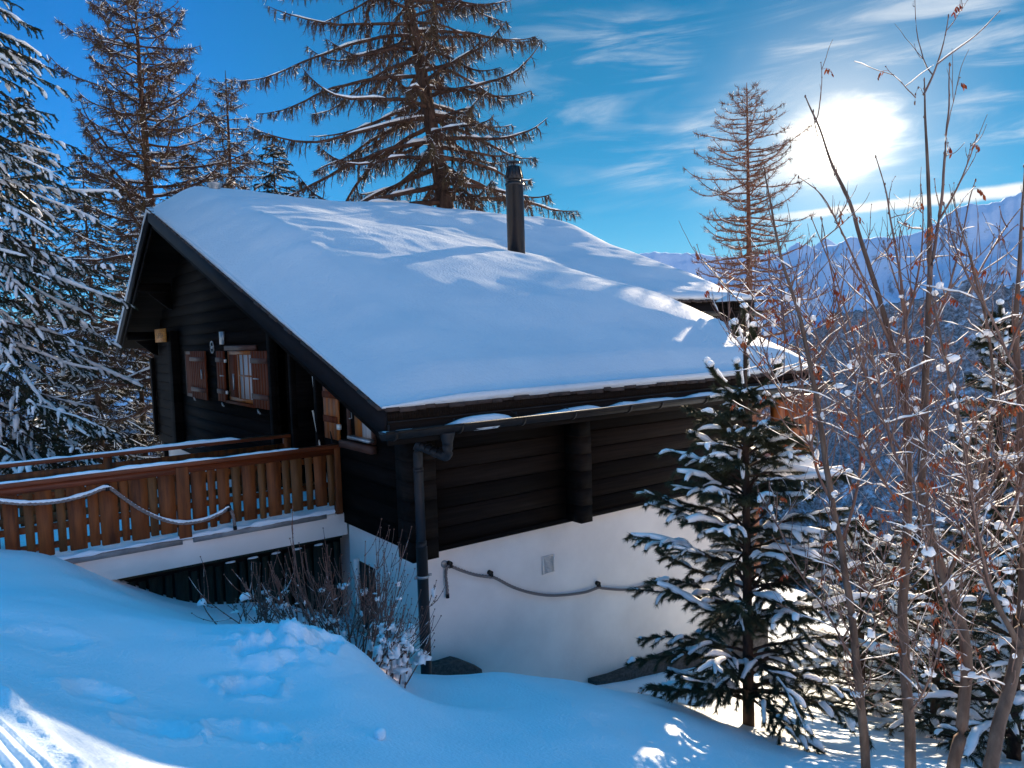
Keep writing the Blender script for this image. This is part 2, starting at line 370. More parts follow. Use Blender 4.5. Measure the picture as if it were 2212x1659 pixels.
# aureole of the sun seen through the thin cloud: a hot core, ragged to the right
ang = W.m('ARCCOSINE', W.m('MINIMUM', cs, 0.999999))
dx = W.m('SUBTRACT', ca, 0.006); ex = W.m('DIVIDE', dx, 1.5)
el2 = W.m('SQRT', W.m('ADD', W.m('MULTIPLY', ex, ex), W.m('MULTIPLY', cb, cb)))
rag = W.noise(W.mapping(cmb.outputs[0], rot=(0, 0, D2R(-12)), sc=(9, 30, 1)), 1.4, 6, 0.6, 0.6)
el3 = W.m('ADD', el2, W.m('MULTIPLY', W.m('SUBTRACT', rag, 0.5), 0.055))
core = W.m('SUBTRACT', 1.0, W.ss(el3, 0.004, 0.058))
halo = W.m('MULTIPLY', W.m('POWER', W.m('MAXIMUM', W.m('SUBTRACT', 1.0, W.m('DIVIDE', ang, 0.26)), 0.0), 3.0), front)
base = W.mix(W.m('MULTIPLY', W.m('MULTIPLY', core, front), 0.97), base, (15.0, 14.2, 12.4, 1))
hal = W.v('SCALE', (8.0, 6.2, 3.8), halo)
base = W.v('ADD', base, hal)
disc = W.m('MULTIPLY', W.m('SUBTRACT', 1.0, W.ss(ang, 0.010, 0.040)), 22.0)
base = W.v('ADD', base, W.v('SCALE', (1.0, 0.97, 0.88), disc))
# condensation trail: a straight band across the lower sky
ta, tb = unit(ray(1715, 466)), unit(ray(2212, 409)); tn = unit(np.cross(ta, tb)); tm = unit(ta+tb)
td = W.v('DOT_PRODUCT', dirv, tuple(float(t) for t in tn)); tl = W.v('DOT_PRODUCT', dirv, tuple(float(t) for t in unit(tb-ta)))
tnz = W.noise(dirv, 38.0, 5, 0.6)
wid = W.m('MULTIPLY_ADD', tl, 0.012, 0.0066)
td2 = W.m('ABSOLUTE', W.m('ADD', td, W.m('MULTIPLY', W.m('SUBTRACT', tnz, 0.5), 0.006)))
band = W.m('SUBTRACT', 1.0, W.ss(W.m('DIVIDE', td2, W.m('MAXIMUM', wid, 0.002)), 0.45, 1.25))
band = W.m('MULTIPLY', band, W.m('MULTIPLY', W.ss(W.v('DOT_PRODUCT', dirv, tuple(float(t) for t in tm)), 0.86, 0.93), W.ss(tl, -0.19, -0.08)))
base = W.mix(W.m('MULTIPLY', band, 0.80), base, (9.4, 9.0, 8.2, 1))
# added fill light in the unseen sky: azure overhead, warm band low behind viewer
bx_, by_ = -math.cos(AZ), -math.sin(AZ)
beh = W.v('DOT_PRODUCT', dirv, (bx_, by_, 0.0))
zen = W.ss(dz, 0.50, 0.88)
base = W.mix(W.m('MULTIPLY', zen, 0.85), base, ZENITH_FILL+(1,))
rear_fill = W.m('MULTIPLY', W.ss(beh, 0.05, 0.75), W.m('SUBTRACT', 1.0, W.ss(dz, 0.12, 0.33)))
fill_col = W.mix(W.ss(dz, 0.06, 0.30), REAR_FILL+(1,), REAR_FILL_TOP+(1,))
base = W.mix(W.m('MULTIPLY', rear_fill, 0.92), base, fill_col)
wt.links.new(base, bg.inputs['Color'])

sl = bpy.data.lights.new('sun', 'SUN'); sl.energy = SUN_E; sl.angle = D2R(0.53); sl.color = (1.0, 0.81, 0.58)
slo = bpy.data.objects.new('sun', sl); COL.objects.link(slo)
slo.rotation_euler = Vector((-SUN[0], -SUN[1], -SUN[2])).to_track_quat('-Z', 'Y').to_euler()
slo.location = (0, 0, 60)

# ------------------------------------------------------------------ terrain
_ctrl = [  # view x, y (2212 px wide), distance along the view axis
 (0, 1490, 3.4), (165, 1659, 2.75), (0, 1300, 5.6), (0, 1400, 4.3), (300, 1650, 3.25), (300, 1500, 4.4), (560, 1480, 5.2), (600, 1600, 4.1),
 (750, 1500, 5.2), (700, 1650, 3.9), (1000, 1600, 5.0), (1000, 1655, 4.5), (1400, 1650, 5.3), (1200, 1560, 5.9), (1650, 1640, 6.2),
 (200, 1300, 6.6), (400, 1340, 7.4), (540, 1362, 6.7), (640, 1356, 6.5), (720, 1376, 6.4), (800, 1422, 6.35), (850, 1474, 6.3), (885, 1493, 6.6),
 (980, 1462, 7.2), (1050, 1451, 7.4), (1150, 1458, 7.6), (1290, 1480, 7.8), (1400, 1502, 7.6), (1570, 1560, 7.3), (1750, 1610, 7.1), (1900, 1640, 6.9), (2100, 1655, 6.6),
 (2212, 1655, 6.4)]
_pts = [at(*c) for c in _ctrl]
YB = 9.74                                # outer face of the footbridge
_pts += [ony(0, 1190, YB), ony(100, 1200, YB-.05), ony(135, 1208, YB), ony(240, 1258, YB), ony(340, 1282, 9.9), ony(450, 1301, 9.9), ony(560, 1304, 9.9), ony(660, 1320, 9.9)]
_pts += [np.array(p) for p in ((3.7, 9.4, -3.85), (3.6, 8.3, -3.8), (3.3, 7.4, -3.6), (4.2, 7.3, -3.97), (5.2, 7.2, -4.35), (6.5, 7.2, -4.75), (8.0, 7.2, -5.05), (10, 7.0, -5.4), (9, 5, -5.0), (11, 4, -5.2), (10, 1.5, -4.9),
   (12.5, 7.5, -6.0), (14, 5, -6.4), (0.0, 11.6, -2.25), (-2, 12, -2.2), (-2.5, 9.5, -2.0), (-2, 6, -1.75), (3, 14, -2.9), (0, 16, -2.6), (-4, 16, -2.4), (2, 24, -3.0), (8, 26, -3.4), (15, 24, -4.0), (20, 16, -6.5),
   (-3, 2, -1.54), (-1, -1, -1.54), (1.5, -2, -1.7), (4, -3, -2.4), (-6, -4, -1.2), (7, -4, -3.5), (1, 0.6, -1.7), (12, -4, -6.0))]
_pts = np.array(_pts)
def _tps_fit(P, lam=0.02):
    n = len(P); r = np.linalg.norm(P[:, None, :2]-P[None, :, :2], axis=-1)
    K = np.where(r > 0, r*r*np.log(np.maximum(r, 1e-9)), 0)+lam*np.eye(n)
    A = np.block([[K, np.c_[np.ones(n), P[:, :2]]], [np.c_[np.ones(n), P[:, :2]].T, np.zeros((3, 3))]])
    return np.linalg.solve(A, np.r_[P[:, 2], 0, 0, 0])
_w = _tps_fit(_pts)
def _tps(x, y):
    sh = np.shape(x); x = np.ravel(x); y = np.ravel(y); out = np.empty(len(x))
    for i in range(0, len(x), 20000):
        xx = x[i:i+20000]; yy = y[i:i+20000]
        r2 = (xx[:, None]-_pts[None, :, 0])**2+(yy[:, None]-_pts[None, :, 1])**2
        K = 0.5*r2*np.log(np.maximum(r2, 1e-12))
        out[i:i+20000] = K @ _w[:-3]+_w[-3]+_w[-2]*xx+_w[-1]*yy
    return out.reshape(sh)
DOWN = unit(np.array([0.93, 0.36]))      # the fall line, down to the right and away
def macro(x, y):
    s = x*DOWN[0]+y*DOWN[1]; t = -x*DOWN[1]+y*DOWN[0]
    z = -3.1-0.10*s
    z = z-0.42*np.maximum(s-11, 0)*smooth(8, 22, s)          # falls away into the valley
    z = np.where(s < -6, z+0.10*(-s-6)*smooth(-6, -30, s), z)   # the hillside climbs behind the camera
    z = z+0.02*np.maximum(t-20, 0)*smooth(6, -20, s)
    far = np.hypot(x, y)
    return np.maximum(z, -560)+fbm(x/55, y/55, 5)*np.clip(far-25, 0, 400)*0.035
_dents = [(543, 1492, 5.1, .15, .10, -.3), (556, 1470, 5.2, .10, -.05, 0), (533, 1600, 4.15, .20, .06, 0), (208, 1486, 4.2, .14, .05, 0), (330, 1560, 3.8, .17, .06, 0), (694, 1416, 6.0, .10, .07, 0), (560, 1400, 6.1, .13, .06, 0),
          (600, 1385, 6.2, .11, .06, 0), (640, 1392, 6.1, .12, -.05, 0), (665, 1378, 6.3, .10, .05, 0), (590, 1420, 5.8, .10, .05, 0), (575, 1440, 5.6, .13, -.04, 0), (545, 1425, 5.7, .12, .05, 0), (100, 1400, 4.9, .2, .03, 0), (715, 1400, 6.2, .09, .05, 0)]
_dents = [(at(a, b, c)[:2], r, h) for a, b, c, r, h, _ in _dents]
def ground_z(x, y):
    x = np.asarray(x, float); y = np.asarray(y, float)
    d = np.hypot(x-3, y-6); k = smooth(13, 26, d)
    z = _tps(x, y)*(1-k)+macro(x, y)*k
    near = 1-smooth(6, 30, np.hypot(x, y))
    z = z+near*(fbm(x*0.9, y*0.9, 11, 3)*0.07+fbm(x*3.2, y*3.2, 21, 2)*0.010)
    for c, r, h in _dents:
        q = ((x-c[0])**2+(y-c[1])**2)/(r*r)
        q = q*(1+.5*fbm(x*11, y*11, 51, 3)); z = z-h*np.exp(-q**2.2)+h*(0.30+.5*fbm(x*16, y*16, 52, 3))*np.exp(-(np.sqrt(q)-1.35)**2*9)
    a = at(622, 1402, 6.05)[:2]
    q = np.exp(-(((x-a[0])**2+(y-a[1])**2)/0.5**2)**1.5)
    z = z+q*(np.abs(fbm(x*7, y*7, 31, 4))*0.16-.03)
    z = z-0.05*np.exp(-(((x-_pe0[0])*_pn[0]+(y-_pe0[1])*_pn[1])/0.4)**2)*0
    return z
# edge of the groomed piste in the near corner
_pe0 = onz(0, 1478, -1.55); _pe1 = onz(172, 1659, -1.55)
_pd = unit((_pe1-_pe0)[:2]); _pn = np.array([_pd[1], -_pd[0]])
if np.dot(_pn, at(0, 1640, 2.7)[:2]-_pe0[:2]) < 0: _pn = -_pn

def make_ground():
    r = np.concatenate([np.linspace(0.35, 9.5, 230), np.geomspace(9.6, 6000, 200)])
    a0 = AZ
    an = np.concatenate([np.linspace(-42, 40, 330), np.linspace(42, 316, 90)])*PI/180
    an = a0+an
    x = r[:, None]*np.cos(an)[None]; y = r[:, None]*np.sin(an)[None]
    z = ground_z(x, y)
    nr, na = x.shape
    v = np.stack([x, y, z], -1).reshape(-1, 3)
    i = np.arange(nr-1)[:, None]; j = np.arange(na)[None]; jn = (j+1) % na
    q = np.stack([i*na+j, (i+1)*na+j, (i+1)*na+jn, i*na+jn], -1).reshape(-1, 4)
    m = MB(); m.add(np.vstack([v, [[0, 0, float(ground_z(0, 0))]]]), [q, np.stack([np.arange(na), (np.arange(na)+1) % na, np.full(na, nr*na)], 1)])
    o = m.build('ground', M_SNOW, smooth=True); tag(o, kind='structure'); return o
make_ground()

def make_piste():
    n, w = 260, 150
    u = np.linspace(-2.5, 5.5, n); s = np.concatenate([np.linspace(-0.32, 0.2, 60), np.linspace(0.205, 1.6, 190)])
    U, S = np.meshgrid(u, s, indexing='ij')
    x = _pe0[0]+_pd[0]*U+_pn[0]*S; y = _pe0[1]+_pd[1]*U+_pn[1]*S
    g = ground_z(x, y)
    wob = fbm(U*4, S*4, 3, 3)
    rid = np.maximum(np.sin((S-0.09+wob*0.004)*2*PI/0.054), -0.5)*0.011*smooth(0.07, 0.12, S)
    berm = np.exp(-((S-0.005-0.035*vnoise(U*3, U*0, 4))/0.045)**2)*(0.022+0.035*np.abs(fbm(U*9, S*12, 8, 4)))
    out = 1-smooth(-0.02, -0.30, S)
    z = g+(rid+berm+0.012+0.02*fbm(U*12, S*12, 9, 3)*np.exp(-(S/0.09)**2))*out-0.006*(1-out)
    v = np.stack([x, y, z], -1).reshape(-1, 3); a, b = U.shape
    i = np.arange(a-1)[:, None]; j = np.arange(b-1)[None]
    q = np.stack([i*b+j, (i+1)*b+j, (i+1)*b+j+1, i*b+j+1], -1).reshape(-1, 4)
    o = MB().add(v, [q]).build('piste', M_SNOW, smooth=True); tag(o, kind='structure')
make_piste()

# ------------------------------------------------------------------ mountains across the valley
def mountain_mat(name, line):
    m = bpy.data.materials.new(name); m.use_nodes = True; nt = m.node_tree; X = NX(nt); p = nt.nodes['Principled BSDF']
    p.inputs['Roughness'].default_value = 0.9; p.inputs['Specular IOR Level'].default_value = 0.1
    ge = nt.nodes.new('ShaderNodeNewGeometry'); sp = nt.nodes.new('ShaderNodeSeparateXYZ'); nt.links.new(ge.outputs['Position'], sp.inputs[0])
    sn = nt.nodes.new('ShaderNodeSeparateXYZ'); nt.links.new(ge.outputs['Normal'], sn.inputs[0])
    n1 = X.noise(ge.outputs['Position'], 0.012, 9, 0.62); n2 = X.noise(ge.outputs['Position'], 0.05, 8, 0.7); n3 = X.noise(ge.outputs['Position'], 0.0035, 5, 0.5)
    rock = X.ss(X.m('ADD', X.m('ADD', X.m('MULTIPLY', n1, 0.5), X.m('MULTIPLY', n2, 0.55)), X.m('MULTIPLY', X.m('SUBTRACT', 0.75, sn.outputs[2]), 0.55)), 0.60, 0.72)
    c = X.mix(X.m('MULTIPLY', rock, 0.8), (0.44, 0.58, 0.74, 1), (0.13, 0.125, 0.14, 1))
    # forest below the tree line
    tl = X.m('ADD', sp.outputs[2], X.m('MULTIPLY', X.m('SUBTRACT', n3, 0.5), 520.0))
    tl = X.m('ADD', tl, X.m('MULTIPLY', X.m('SUBTRACT', n2, 0.5), 160.0))
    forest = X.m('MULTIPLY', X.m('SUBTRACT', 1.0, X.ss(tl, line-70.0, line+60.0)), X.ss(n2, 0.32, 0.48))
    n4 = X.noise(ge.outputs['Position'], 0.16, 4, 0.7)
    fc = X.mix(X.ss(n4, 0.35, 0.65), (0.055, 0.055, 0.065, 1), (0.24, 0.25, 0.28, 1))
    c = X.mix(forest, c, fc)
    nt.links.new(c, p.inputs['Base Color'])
    b = nt.nodes.new('ShaderNodeBump'); b.inputs['Strength'].default_value = 0.6; b.inputs['Distance'].default_value = 10
    nt.links.new(n2, b.inputs['Height']); nt.links.new(b.outputs[0], p.inputs['Normal'])
    return m
M_MOUNT = mountain_mat('mountain_snow', -190.0); M_HILL = mountain_mat('forest_slope', 230.0)
def azel(x, y):
    r = ray(x, y); return math.atan2(r[1], r[0]), math.atan2(r[2], math.hypot(r[0], r[1]))
def ridge(name, m, trace, dist, foot, depth, seed, rough, steep=1.0, left=None, right=None, gul=1.0, namp=0.0):
    """trace: skyline points; dist: metres to the crest; foot: height of the valley foot in front; depth: how far the face reaches towards us"""
    ae = np.array([azel(*t) for t in trace]); ae = ae[np.argsort(ae[:, 0])]
    az = np.linspace(ae[0, 0], ae[-1, 0], 420); el = np.interp(az, ae[:, 0], ae[:, 1])
    n = len(az); K = 110
    cz = dist*np.tan(el)+fbm(az*150, az*0+seed, seed, 5)*rough
    k = np.linspace(-0.35, 1, K)               # <0 behind the crest, 1 at the foot
    R = dist-depth*np.maximum(k, 0)[:, None]-depth*np.minimum(k, 0)[:, None]*1.0
    A = np.broadcast_to(az[None], (K, n)); R = np.broadcast_to(R, (K, n))
    t = np.abs(k)[:, None]
    prof = 1-(t**0.85)*1.0
    z = foot+(cz[None]-foot)*prof
    x = R*np.cos(A); y = R*np.sin(A)
    env = np.sin(np.clip(t, 0, 1)*PI)**0.6
    gully = np.abs(fbm(A*dist/260*1.0+fbm(x/300, y/300, seed+3, 3)*0.9, t*1.1, seed+7, 5))
    z = z+env*((-gully*230*gul)+fbm(x/180, y/180, seed+9, 6, 0.55)*150*gul+60*gul)*(depth/1500)
    v = np.stack([x, y, z], -1).reshape(-1, 3)
    i = np.arange(K-1)[:, None]; j = np.arange(n-1)[None]
    q = np.stack([i*n+j, (i+1)*n+j, (i+1)*n+j+1, i*n+j+1], -1).reshape(-1, 4)
    o = MB().add(v, [q]).build(name, m, smooth=True); tag(o, kind='structure'); return o
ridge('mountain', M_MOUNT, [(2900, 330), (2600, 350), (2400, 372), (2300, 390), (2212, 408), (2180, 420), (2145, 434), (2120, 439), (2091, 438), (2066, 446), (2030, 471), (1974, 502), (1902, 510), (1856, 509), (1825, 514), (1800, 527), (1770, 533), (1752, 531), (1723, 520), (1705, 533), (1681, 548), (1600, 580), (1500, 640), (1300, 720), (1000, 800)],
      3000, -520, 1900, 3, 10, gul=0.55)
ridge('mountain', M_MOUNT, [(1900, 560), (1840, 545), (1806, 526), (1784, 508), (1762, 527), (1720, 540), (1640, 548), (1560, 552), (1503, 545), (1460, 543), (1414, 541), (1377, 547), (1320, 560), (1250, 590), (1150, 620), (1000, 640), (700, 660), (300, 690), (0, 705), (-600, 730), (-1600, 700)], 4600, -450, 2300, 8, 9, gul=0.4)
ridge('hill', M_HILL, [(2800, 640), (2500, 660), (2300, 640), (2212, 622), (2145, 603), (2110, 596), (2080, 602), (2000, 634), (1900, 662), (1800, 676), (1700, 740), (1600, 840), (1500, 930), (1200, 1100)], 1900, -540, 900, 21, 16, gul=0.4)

# ------------------------------------------------------------------ the chalet
GX, LY = 4.14, 7.60                       # face of the gable wall, face of the long wall
VX, EY, EZ = 3.30, 6.70, -0.67            # verge, eave line
RY, RZ = 17.27, 2.92                      # ridge
SN = (RZ-EZ)/(RY-EY); SF = (RZ-0.08)/(22.42-RY)
FX, BX, BY = 11.06, 14.6, 10.5            # far verge of the near roof; far verge and eave line of the rear wing
def roof_z(y): return np.where(np.asarray(y) < RY, EZ+(np.asarray(y)-EY)*SN, RZ-(np.asarray(y)-RY)*SF)
rng = np.random.default_rng(4)
H = thing('chalet', 'dark timber chalet on a white plastered base under a thick snow roof', 'chalet', (7.5, 12, -3))

# masonry base
b = MB(); b.box((GX+.06, LY+.08, -7), (10.3, 9.74, -2.51)); b.build('base_wall', M_PLASTER, H, bevel=.02)
b = MB(); b.box((GX+.2, 9.74, -7), (10.3, 21.9, -2.53)); b.build('base_wall', M_PLASTER, H)
for pts in (((925, 1460), (930, 1442), (960, 1436), (988, 1427), (1004, 1431), (1042, 1446), (1050, 1470)), ((1285, 1500), (1288, 1474), (1330, 1463), (1421, 1427), (1560, 1375), (1660, 1340), (1660, 1440))):
    P_ = [ony(x, y, 7.50) for x, y in pts]; b = MB(); b.prism([P_[0]-np.array([0, 0, .5])]+P_[1:-1]+[P_[-1]-np.array([0, 0, .5])], (0, .179, 0)); b.build('footing', M_STONE, H, bevel=.012)

# long log wall: separate boards, so the joints are real
def log_wall(name, x0, x1, y0, y1, z0, z1, face, m, first=None, h=.2313, parent=H):
    """face 'y': wall faces -Y with boards along X; face 'x': faces -X with boards along Y"""
    b = MB(); z = z0; i = 0
    while z < z1-.01:
        zt = min((first if i == 0 and first else z+h), z1); e = .012; off = rng.uniform(0, .004)
        if face == 'y':
            b.prism([(x0, y0+off+e, z+.003), (x0, y0+off, z+.009), (x0, y0+off, zt-.009), (x0, y0+off+e, zt-.003), (x0, y1, zt-.003), (x0, y1, z+.003)], (x1-x0, 0, 0))
        else:
            b.prism([(x0+off+e, y0, z+.003), (x1, y0, z+.003), (x1, y0, zt-.003), (x0+off+e, y0, zt-.003), (x0+off, y0, zt-.009), (x0+off, y0, z+.009)], (0, y1-y0, 0))
        z = zt; i += 1
    return b.build(name, m, parent)
log_wall('log_wall', GX+.22, 6.46, LY, LY+.14, -2.52, -.58, 'y', M_LOG, first=-2.266)
log_wall('log_wall', 6.60, 10.35, LY-.02, LY+.12, -2.50, -.58, 'y', M_LOG, first=-2.266)
# crossing log ends that stand proud of the long wall
b = MB()
z = -2.505
for k in range(9):
    zt = min(z+.229, -.62); dd = .012*rng.random(); fl = .10*max(0, k-6)
    b.obox((6.50, LY-.15-dd/2-fl/2, (z+zt)/2), (.10, 0, 0), (0, .15+dd/2+fl/2, 0), (0, 0, (zt-z)/2-.004)); z = zt
    if z > -.63: break
b.build('cross_log', M_LOG, H)
b = MB(); z = -2.54
for k in range(9):
    zt = min(z+.229, -.62); dd = .012*rng.random()
    b.obox((GX-.02-dd, LY-.04-dd, (z+zt)/2), (.17, 0, 0), (0, .17, 0), (0, 0, (zt-z)/2-.004)); z = zt
    if z > -.63: break
b.build('corner_log', M_LOG, H)
b = MB(); b.box((GX+.17, LY-.035, -2.53), (10.35, LY-.002, -2.47)); b.build('sill_beam', M_LOG, H)

# gable wall: boards cut to the roof line, with the porch recess
def gable_boards(name, y0, y1, x, z0=-2.54, m=M_LOGG, th=.16):
    b = MB(); z = z0; h = .2313
    while z < 3:
        zt = z+h; off = rng.uniform(0, .012)
        ya = y0; yb = y1
        # clip by the underside of the roof
        lo = EY+(zt+.16-EZ)/SN; hi = RY+(RZ-.16-zt)/SF
        ya = max(y0, lo); yb = min(y1, hi)
        if yb-ya > .12:
            b.box((x+off, ya, z+.004), (x+th, yb, zt-.004))
        z = zt
    b.box((x+.03, y0, z0), (x+th-.01, y1, min(0.3, float(roof_z(y0))-.3 if y0 < RY else .3)))
    return b.build(name, m, H)
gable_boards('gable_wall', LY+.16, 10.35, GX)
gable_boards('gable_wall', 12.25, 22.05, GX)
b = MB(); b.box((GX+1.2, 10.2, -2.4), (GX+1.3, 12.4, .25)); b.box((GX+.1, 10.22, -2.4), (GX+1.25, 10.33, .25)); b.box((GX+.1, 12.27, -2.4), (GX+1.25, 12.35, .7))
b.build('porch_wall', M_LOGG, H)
dr = MB().box((GX+1.15, 10.75, -2.38), (GX+1.196, 11.75, -.35)).build('door', M_BATTEN, H)
MB().box((GX+1.10, 11.60, -1.42), (GX+1.148, 11.72, -1.38)).build('handle', M_ZINC, dr)
# posts on the gable
for (y, w_, z1) in ((10.35, .10, -.1), (12.30, .14, .62), (11.35, .10, .3), (19.15, .42, .35), (22.0, .2, -.3)):
    p_ = MB().box((GX-.20 if w_ > .3 else GX-.10, y-w_/2, -2.40), (GX-.013, y+w_/2, z1)); p_.build('post', M_LOGG, H, bevel=.008)
# purlin ends carrying the wide overhang
for y in (9.0, 12.1, 14.6, RY-.12, 19.3, 21.3):
    zt = float(roof_z(y if y < RY else y+.2))-.20
    pz = MB(); pz.obox(((VX+GX)/2+.02, y, zt-.10), ((GX-VX)/2-.08, 0, 0), (0, .085, 0), (0, 0, .10))
    pz.prism([(GX-.03, y-.06, zt-.20), (GX-.03, y-.06, zt-.62), (GX-.12, y-.06, zt-.60), (VX+.30, y-.06, zt-.24)], (0, .12, 0))
    pz.build('purlin', M_LOGG, H)

# roof slabs, tiles, barge boards, fascia
def slope(name, x0, x1, ya, yb, top, thick, m, parent=H):
    b = MB(); za, zb = float(roof_z(ya))+top, float(roof_z(yb))+top
    b.prism([(x0, ya, za), (x0, yb, zb), (x0, yb, zb-thick), (x0, ya, za-thick)], (x1-x0, 0, 0)); return b.build(name, m, parent)
ROOF = slope('roof', VX+.045, FX, EY+.03, RY, -.03, .10, M_LOGG)
slope('roof', VX+.045, BX, RY+.001, 22.40, -.03, .10, M_LOGG)
slope('roof', FX+.001, BX, BY+.03, RY-.001, -.03, .10, M_LOGG)
def tiles(x0, x1, y, z, sl, axis='x'):
    b = MB(); x = x0
    while x < x1-.02:
        w_ = min(rng.uniform(.10, .24), x1-x); dz = rng.uniform(-.010, .012); dy = rng.uniform(-.02, .015)
        b.prism([(x+.002, y-.05+dy, z-.035+dz-.05*sl), (x+.002, y+.5, z-.028+.5*sl), (x+.002, y+.5, z-.003+.5*sl), (x+.002, y-.05+dy, z+.006+dz-.05*sl)], (w_-.004, 0, 0)); x += w_
    return b
tiles(VX+.02, FX, EY, EZ, SN).build('eave_tiles', M_TILE, ROOF)
tiles(FX+.02, BX, BY, float(roof_z(BY)), SN).build('eave_tiles', M_TILE, ROOF)
b = MB(); y = EY
while y < RY-.05:                          # verge tiles up the near slope
    w_ = min(rng.uniform(.20, .34), RY-y); z0_ = float(roof_z(y)); z1_ = float(roof_z(y+w_)); j = rng.uniform(-.012, .012)
    b.prism([(VX-.035+j, y, z0_-.03), (VX-.035+j, y+w_-.004, z1_-.035), (VX-.035+j, y+w_-.004, z1_-.008), (VX-.035+j, y, z0_+.008)], (.34, 0, 0)); y += w_
b.build('verge_tiles', M_TILE, ROOF)
def barge(x, y0, y1, drop, up, m=M_BARGE, w_=.045):
    za, zb = float(roof_z(y0+(.001 if y0 >= RY else 0))), float(roof_z(y1-(.001 if y1 <= RY else 0)))
    return MB().prism([(x, y0, za-.012-up), (x, y1, zb-.012-up), (x, y1, zb-drop), (x, y0, za-drop)], (w_, 0, 0)).build('barge_board', m, H)
barge(VX-.002, EY-.02, RY, .30, .02); barge(VX-.004, RY, 22.42, .30, .02)
barge(VX+.050, EY+.2, RY-.1, .40, .30, M_LOGG, .04); barge(VX+.051, RY-.1, 22.3, .42, .30, M_LOGG, .04)
barge(FX-.045, EY, BY, .30, .02); barge(BX-.045, BY, RY, .30, .02); barge(BX-.045, RY, 22.42, .30, .02)
# thin line of snow along the far slope's verge board
b = MB(); yy = np.linspace(RY+.1, 22.4, 60); P = np.stack([np.full(60, VX+.01), yy, roof_z(yy)+.0], 1)
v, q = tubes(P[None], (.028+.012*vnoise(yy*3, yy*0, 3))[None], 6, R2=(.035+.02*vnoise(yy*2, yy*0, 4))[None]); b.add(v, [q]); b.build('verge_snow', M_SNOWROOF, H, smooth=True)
# fascia and vent strip behind the gutter
b = MB(); b.box((VX+.05, EY-.004, -.815), (FX, EY+.03, -.712)); x = VX+.06
while x < FX-.03:
    b.box((x, EY-.012, -.81), (x+.012, EY-.0045, -.715)); x += .030
b.build('vent_strip', M_LOG, H)
MB().box((VX+.046, EY-.02, -1.06), (FX, EY+.012, -.836)).build('fascia', M_LOG, H)
MB().box((VX+.046, EY-.030, -.834), (FX, EY+.012, -.817)).build('fascia_trim', M_GUTTER, H)
MB().prism([(VX+.1, EY+.02, -1.02), (VX+.1, LY+.02, -.70), (VX+.1, LY+.02, -.68), (VX+.1, EY+.02, -1.0)], (FX-VX-.2, 0, 0)).build('soffit', M_LOGG, H)

# gutter, brackets, downpipe
def gutter(x0, x1, y, z, r, name='gutter'):
    b = MB(); a = np.linspace(PI, 2*PI, 11); prof = [(y+r*math.cos(t), z+r*math.sin(t)) for t in a]
    prof += [(yy, zz) for yy, zz in [(y+(r-.006)*math.cos(t), z+(r-.006)*math.sin(t)) for t in a[::-1]]]
    b.prism([(x0, p[0], p[1]) for p in prof], (x1-x0, 0, 0))
    b.tube([(x0, y-r, z+.004), (x1, y-r, z+.004)], .011, 8)
    e = [(x0+.004, y+r*math.cos(t), z+r*math.sin(t)) for t in a]; b.prism(e, (.004, 0, 0)); e = [(x1-.008, y+r*math.cos(t), z+r*math.sin(t)) for t in a]; b.prism(e, (.004, 0, 0))
    return b.build(name, M_GUTTER, H, smooth=False)
GYc, GZ, GR = EY-.105, -.905, .088
GUT = gutter(VX-.06, FX+.05, GYc, GZ, GR)
for px, py in ((857, 945), (999, 925), (1134, 905), (1243.5, 890), (1363.6, 875), (1431, 866), (1528, 855), (1610, 845), (1690, 838)):
    X_ = ony(px, py, GYc-GR)[0]; a = np.linspace(PI*.98, 2*PI, 10)
    bb = MB(); pr = [(GYc+(GR+.012)*math.cos(t), GZ+(GR+.012)*math.sin(t)) for t in a]+[(GYc+(GR+.001)*math.cos(t), GZ+(GR+.001)*math.sin(t)) for t in a[::-1]]
    bb.prism([(X_-.016, p[0], p[1]) for p in pr], (.032, 0, 0))
    bb.obox((X_, EY-.028, -.895), (.012, 0, 0), (0, .006, 0), (0, 0, .045)); bb.build('gutter_bracket', M_GUTTER, GUT)
for px in (1134, 1243.5, 1363.6):
    X_ = ony(px-30, 880, EY)[0]
    MB().tube([(X_-.05, EY-.034, -.825), (X_, GYc-GR+.02, GZ+.012)], .006, 6).build('gutter_stay', M_GUTTER, GUT)
# snow lying in the gutter
def gutter_snow(x0, x1, h, y, z, r, seed):
    n = max(8, int((x1-x0)/.05)); xs = np.linspace(x0, x1, n); e = np.clip(np.minimum(xs-x0, x1-xs)/.22, 0, 1)**.5
    hh = (h*(1+.9*fbm(xs*2.1, xs*0+seed, seed, 3)))*e-.015
    P = np.stack([xs, np.full(n, y), z-.01+hh*0], 1)[None]
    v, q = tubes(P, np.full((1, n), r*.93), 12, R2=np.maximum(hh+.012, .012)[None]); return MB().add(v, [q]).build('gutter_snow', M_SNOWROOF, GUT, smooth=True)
def gx(px, py): return float(ony(px, py, GYc)[0])
gutter_snow(gx(968, 915), gx(1105, 898), .062, GYc, GZ, GR, 1); gutter_snow(gx(1136, 893), gx(1300, 872), .042, GYc, GZ, GR, 2); gutter_snow(gx(1300, 872), FX, .060, GYc, GZ, GR, 3)
gutter_snow(gx(826, 932), gx(842, 930), .035, GYc, GZ, GR, 4); gutter_snow(gx(862, 928), gx(892, 924), .014, GYc, GZ, GR, 5)
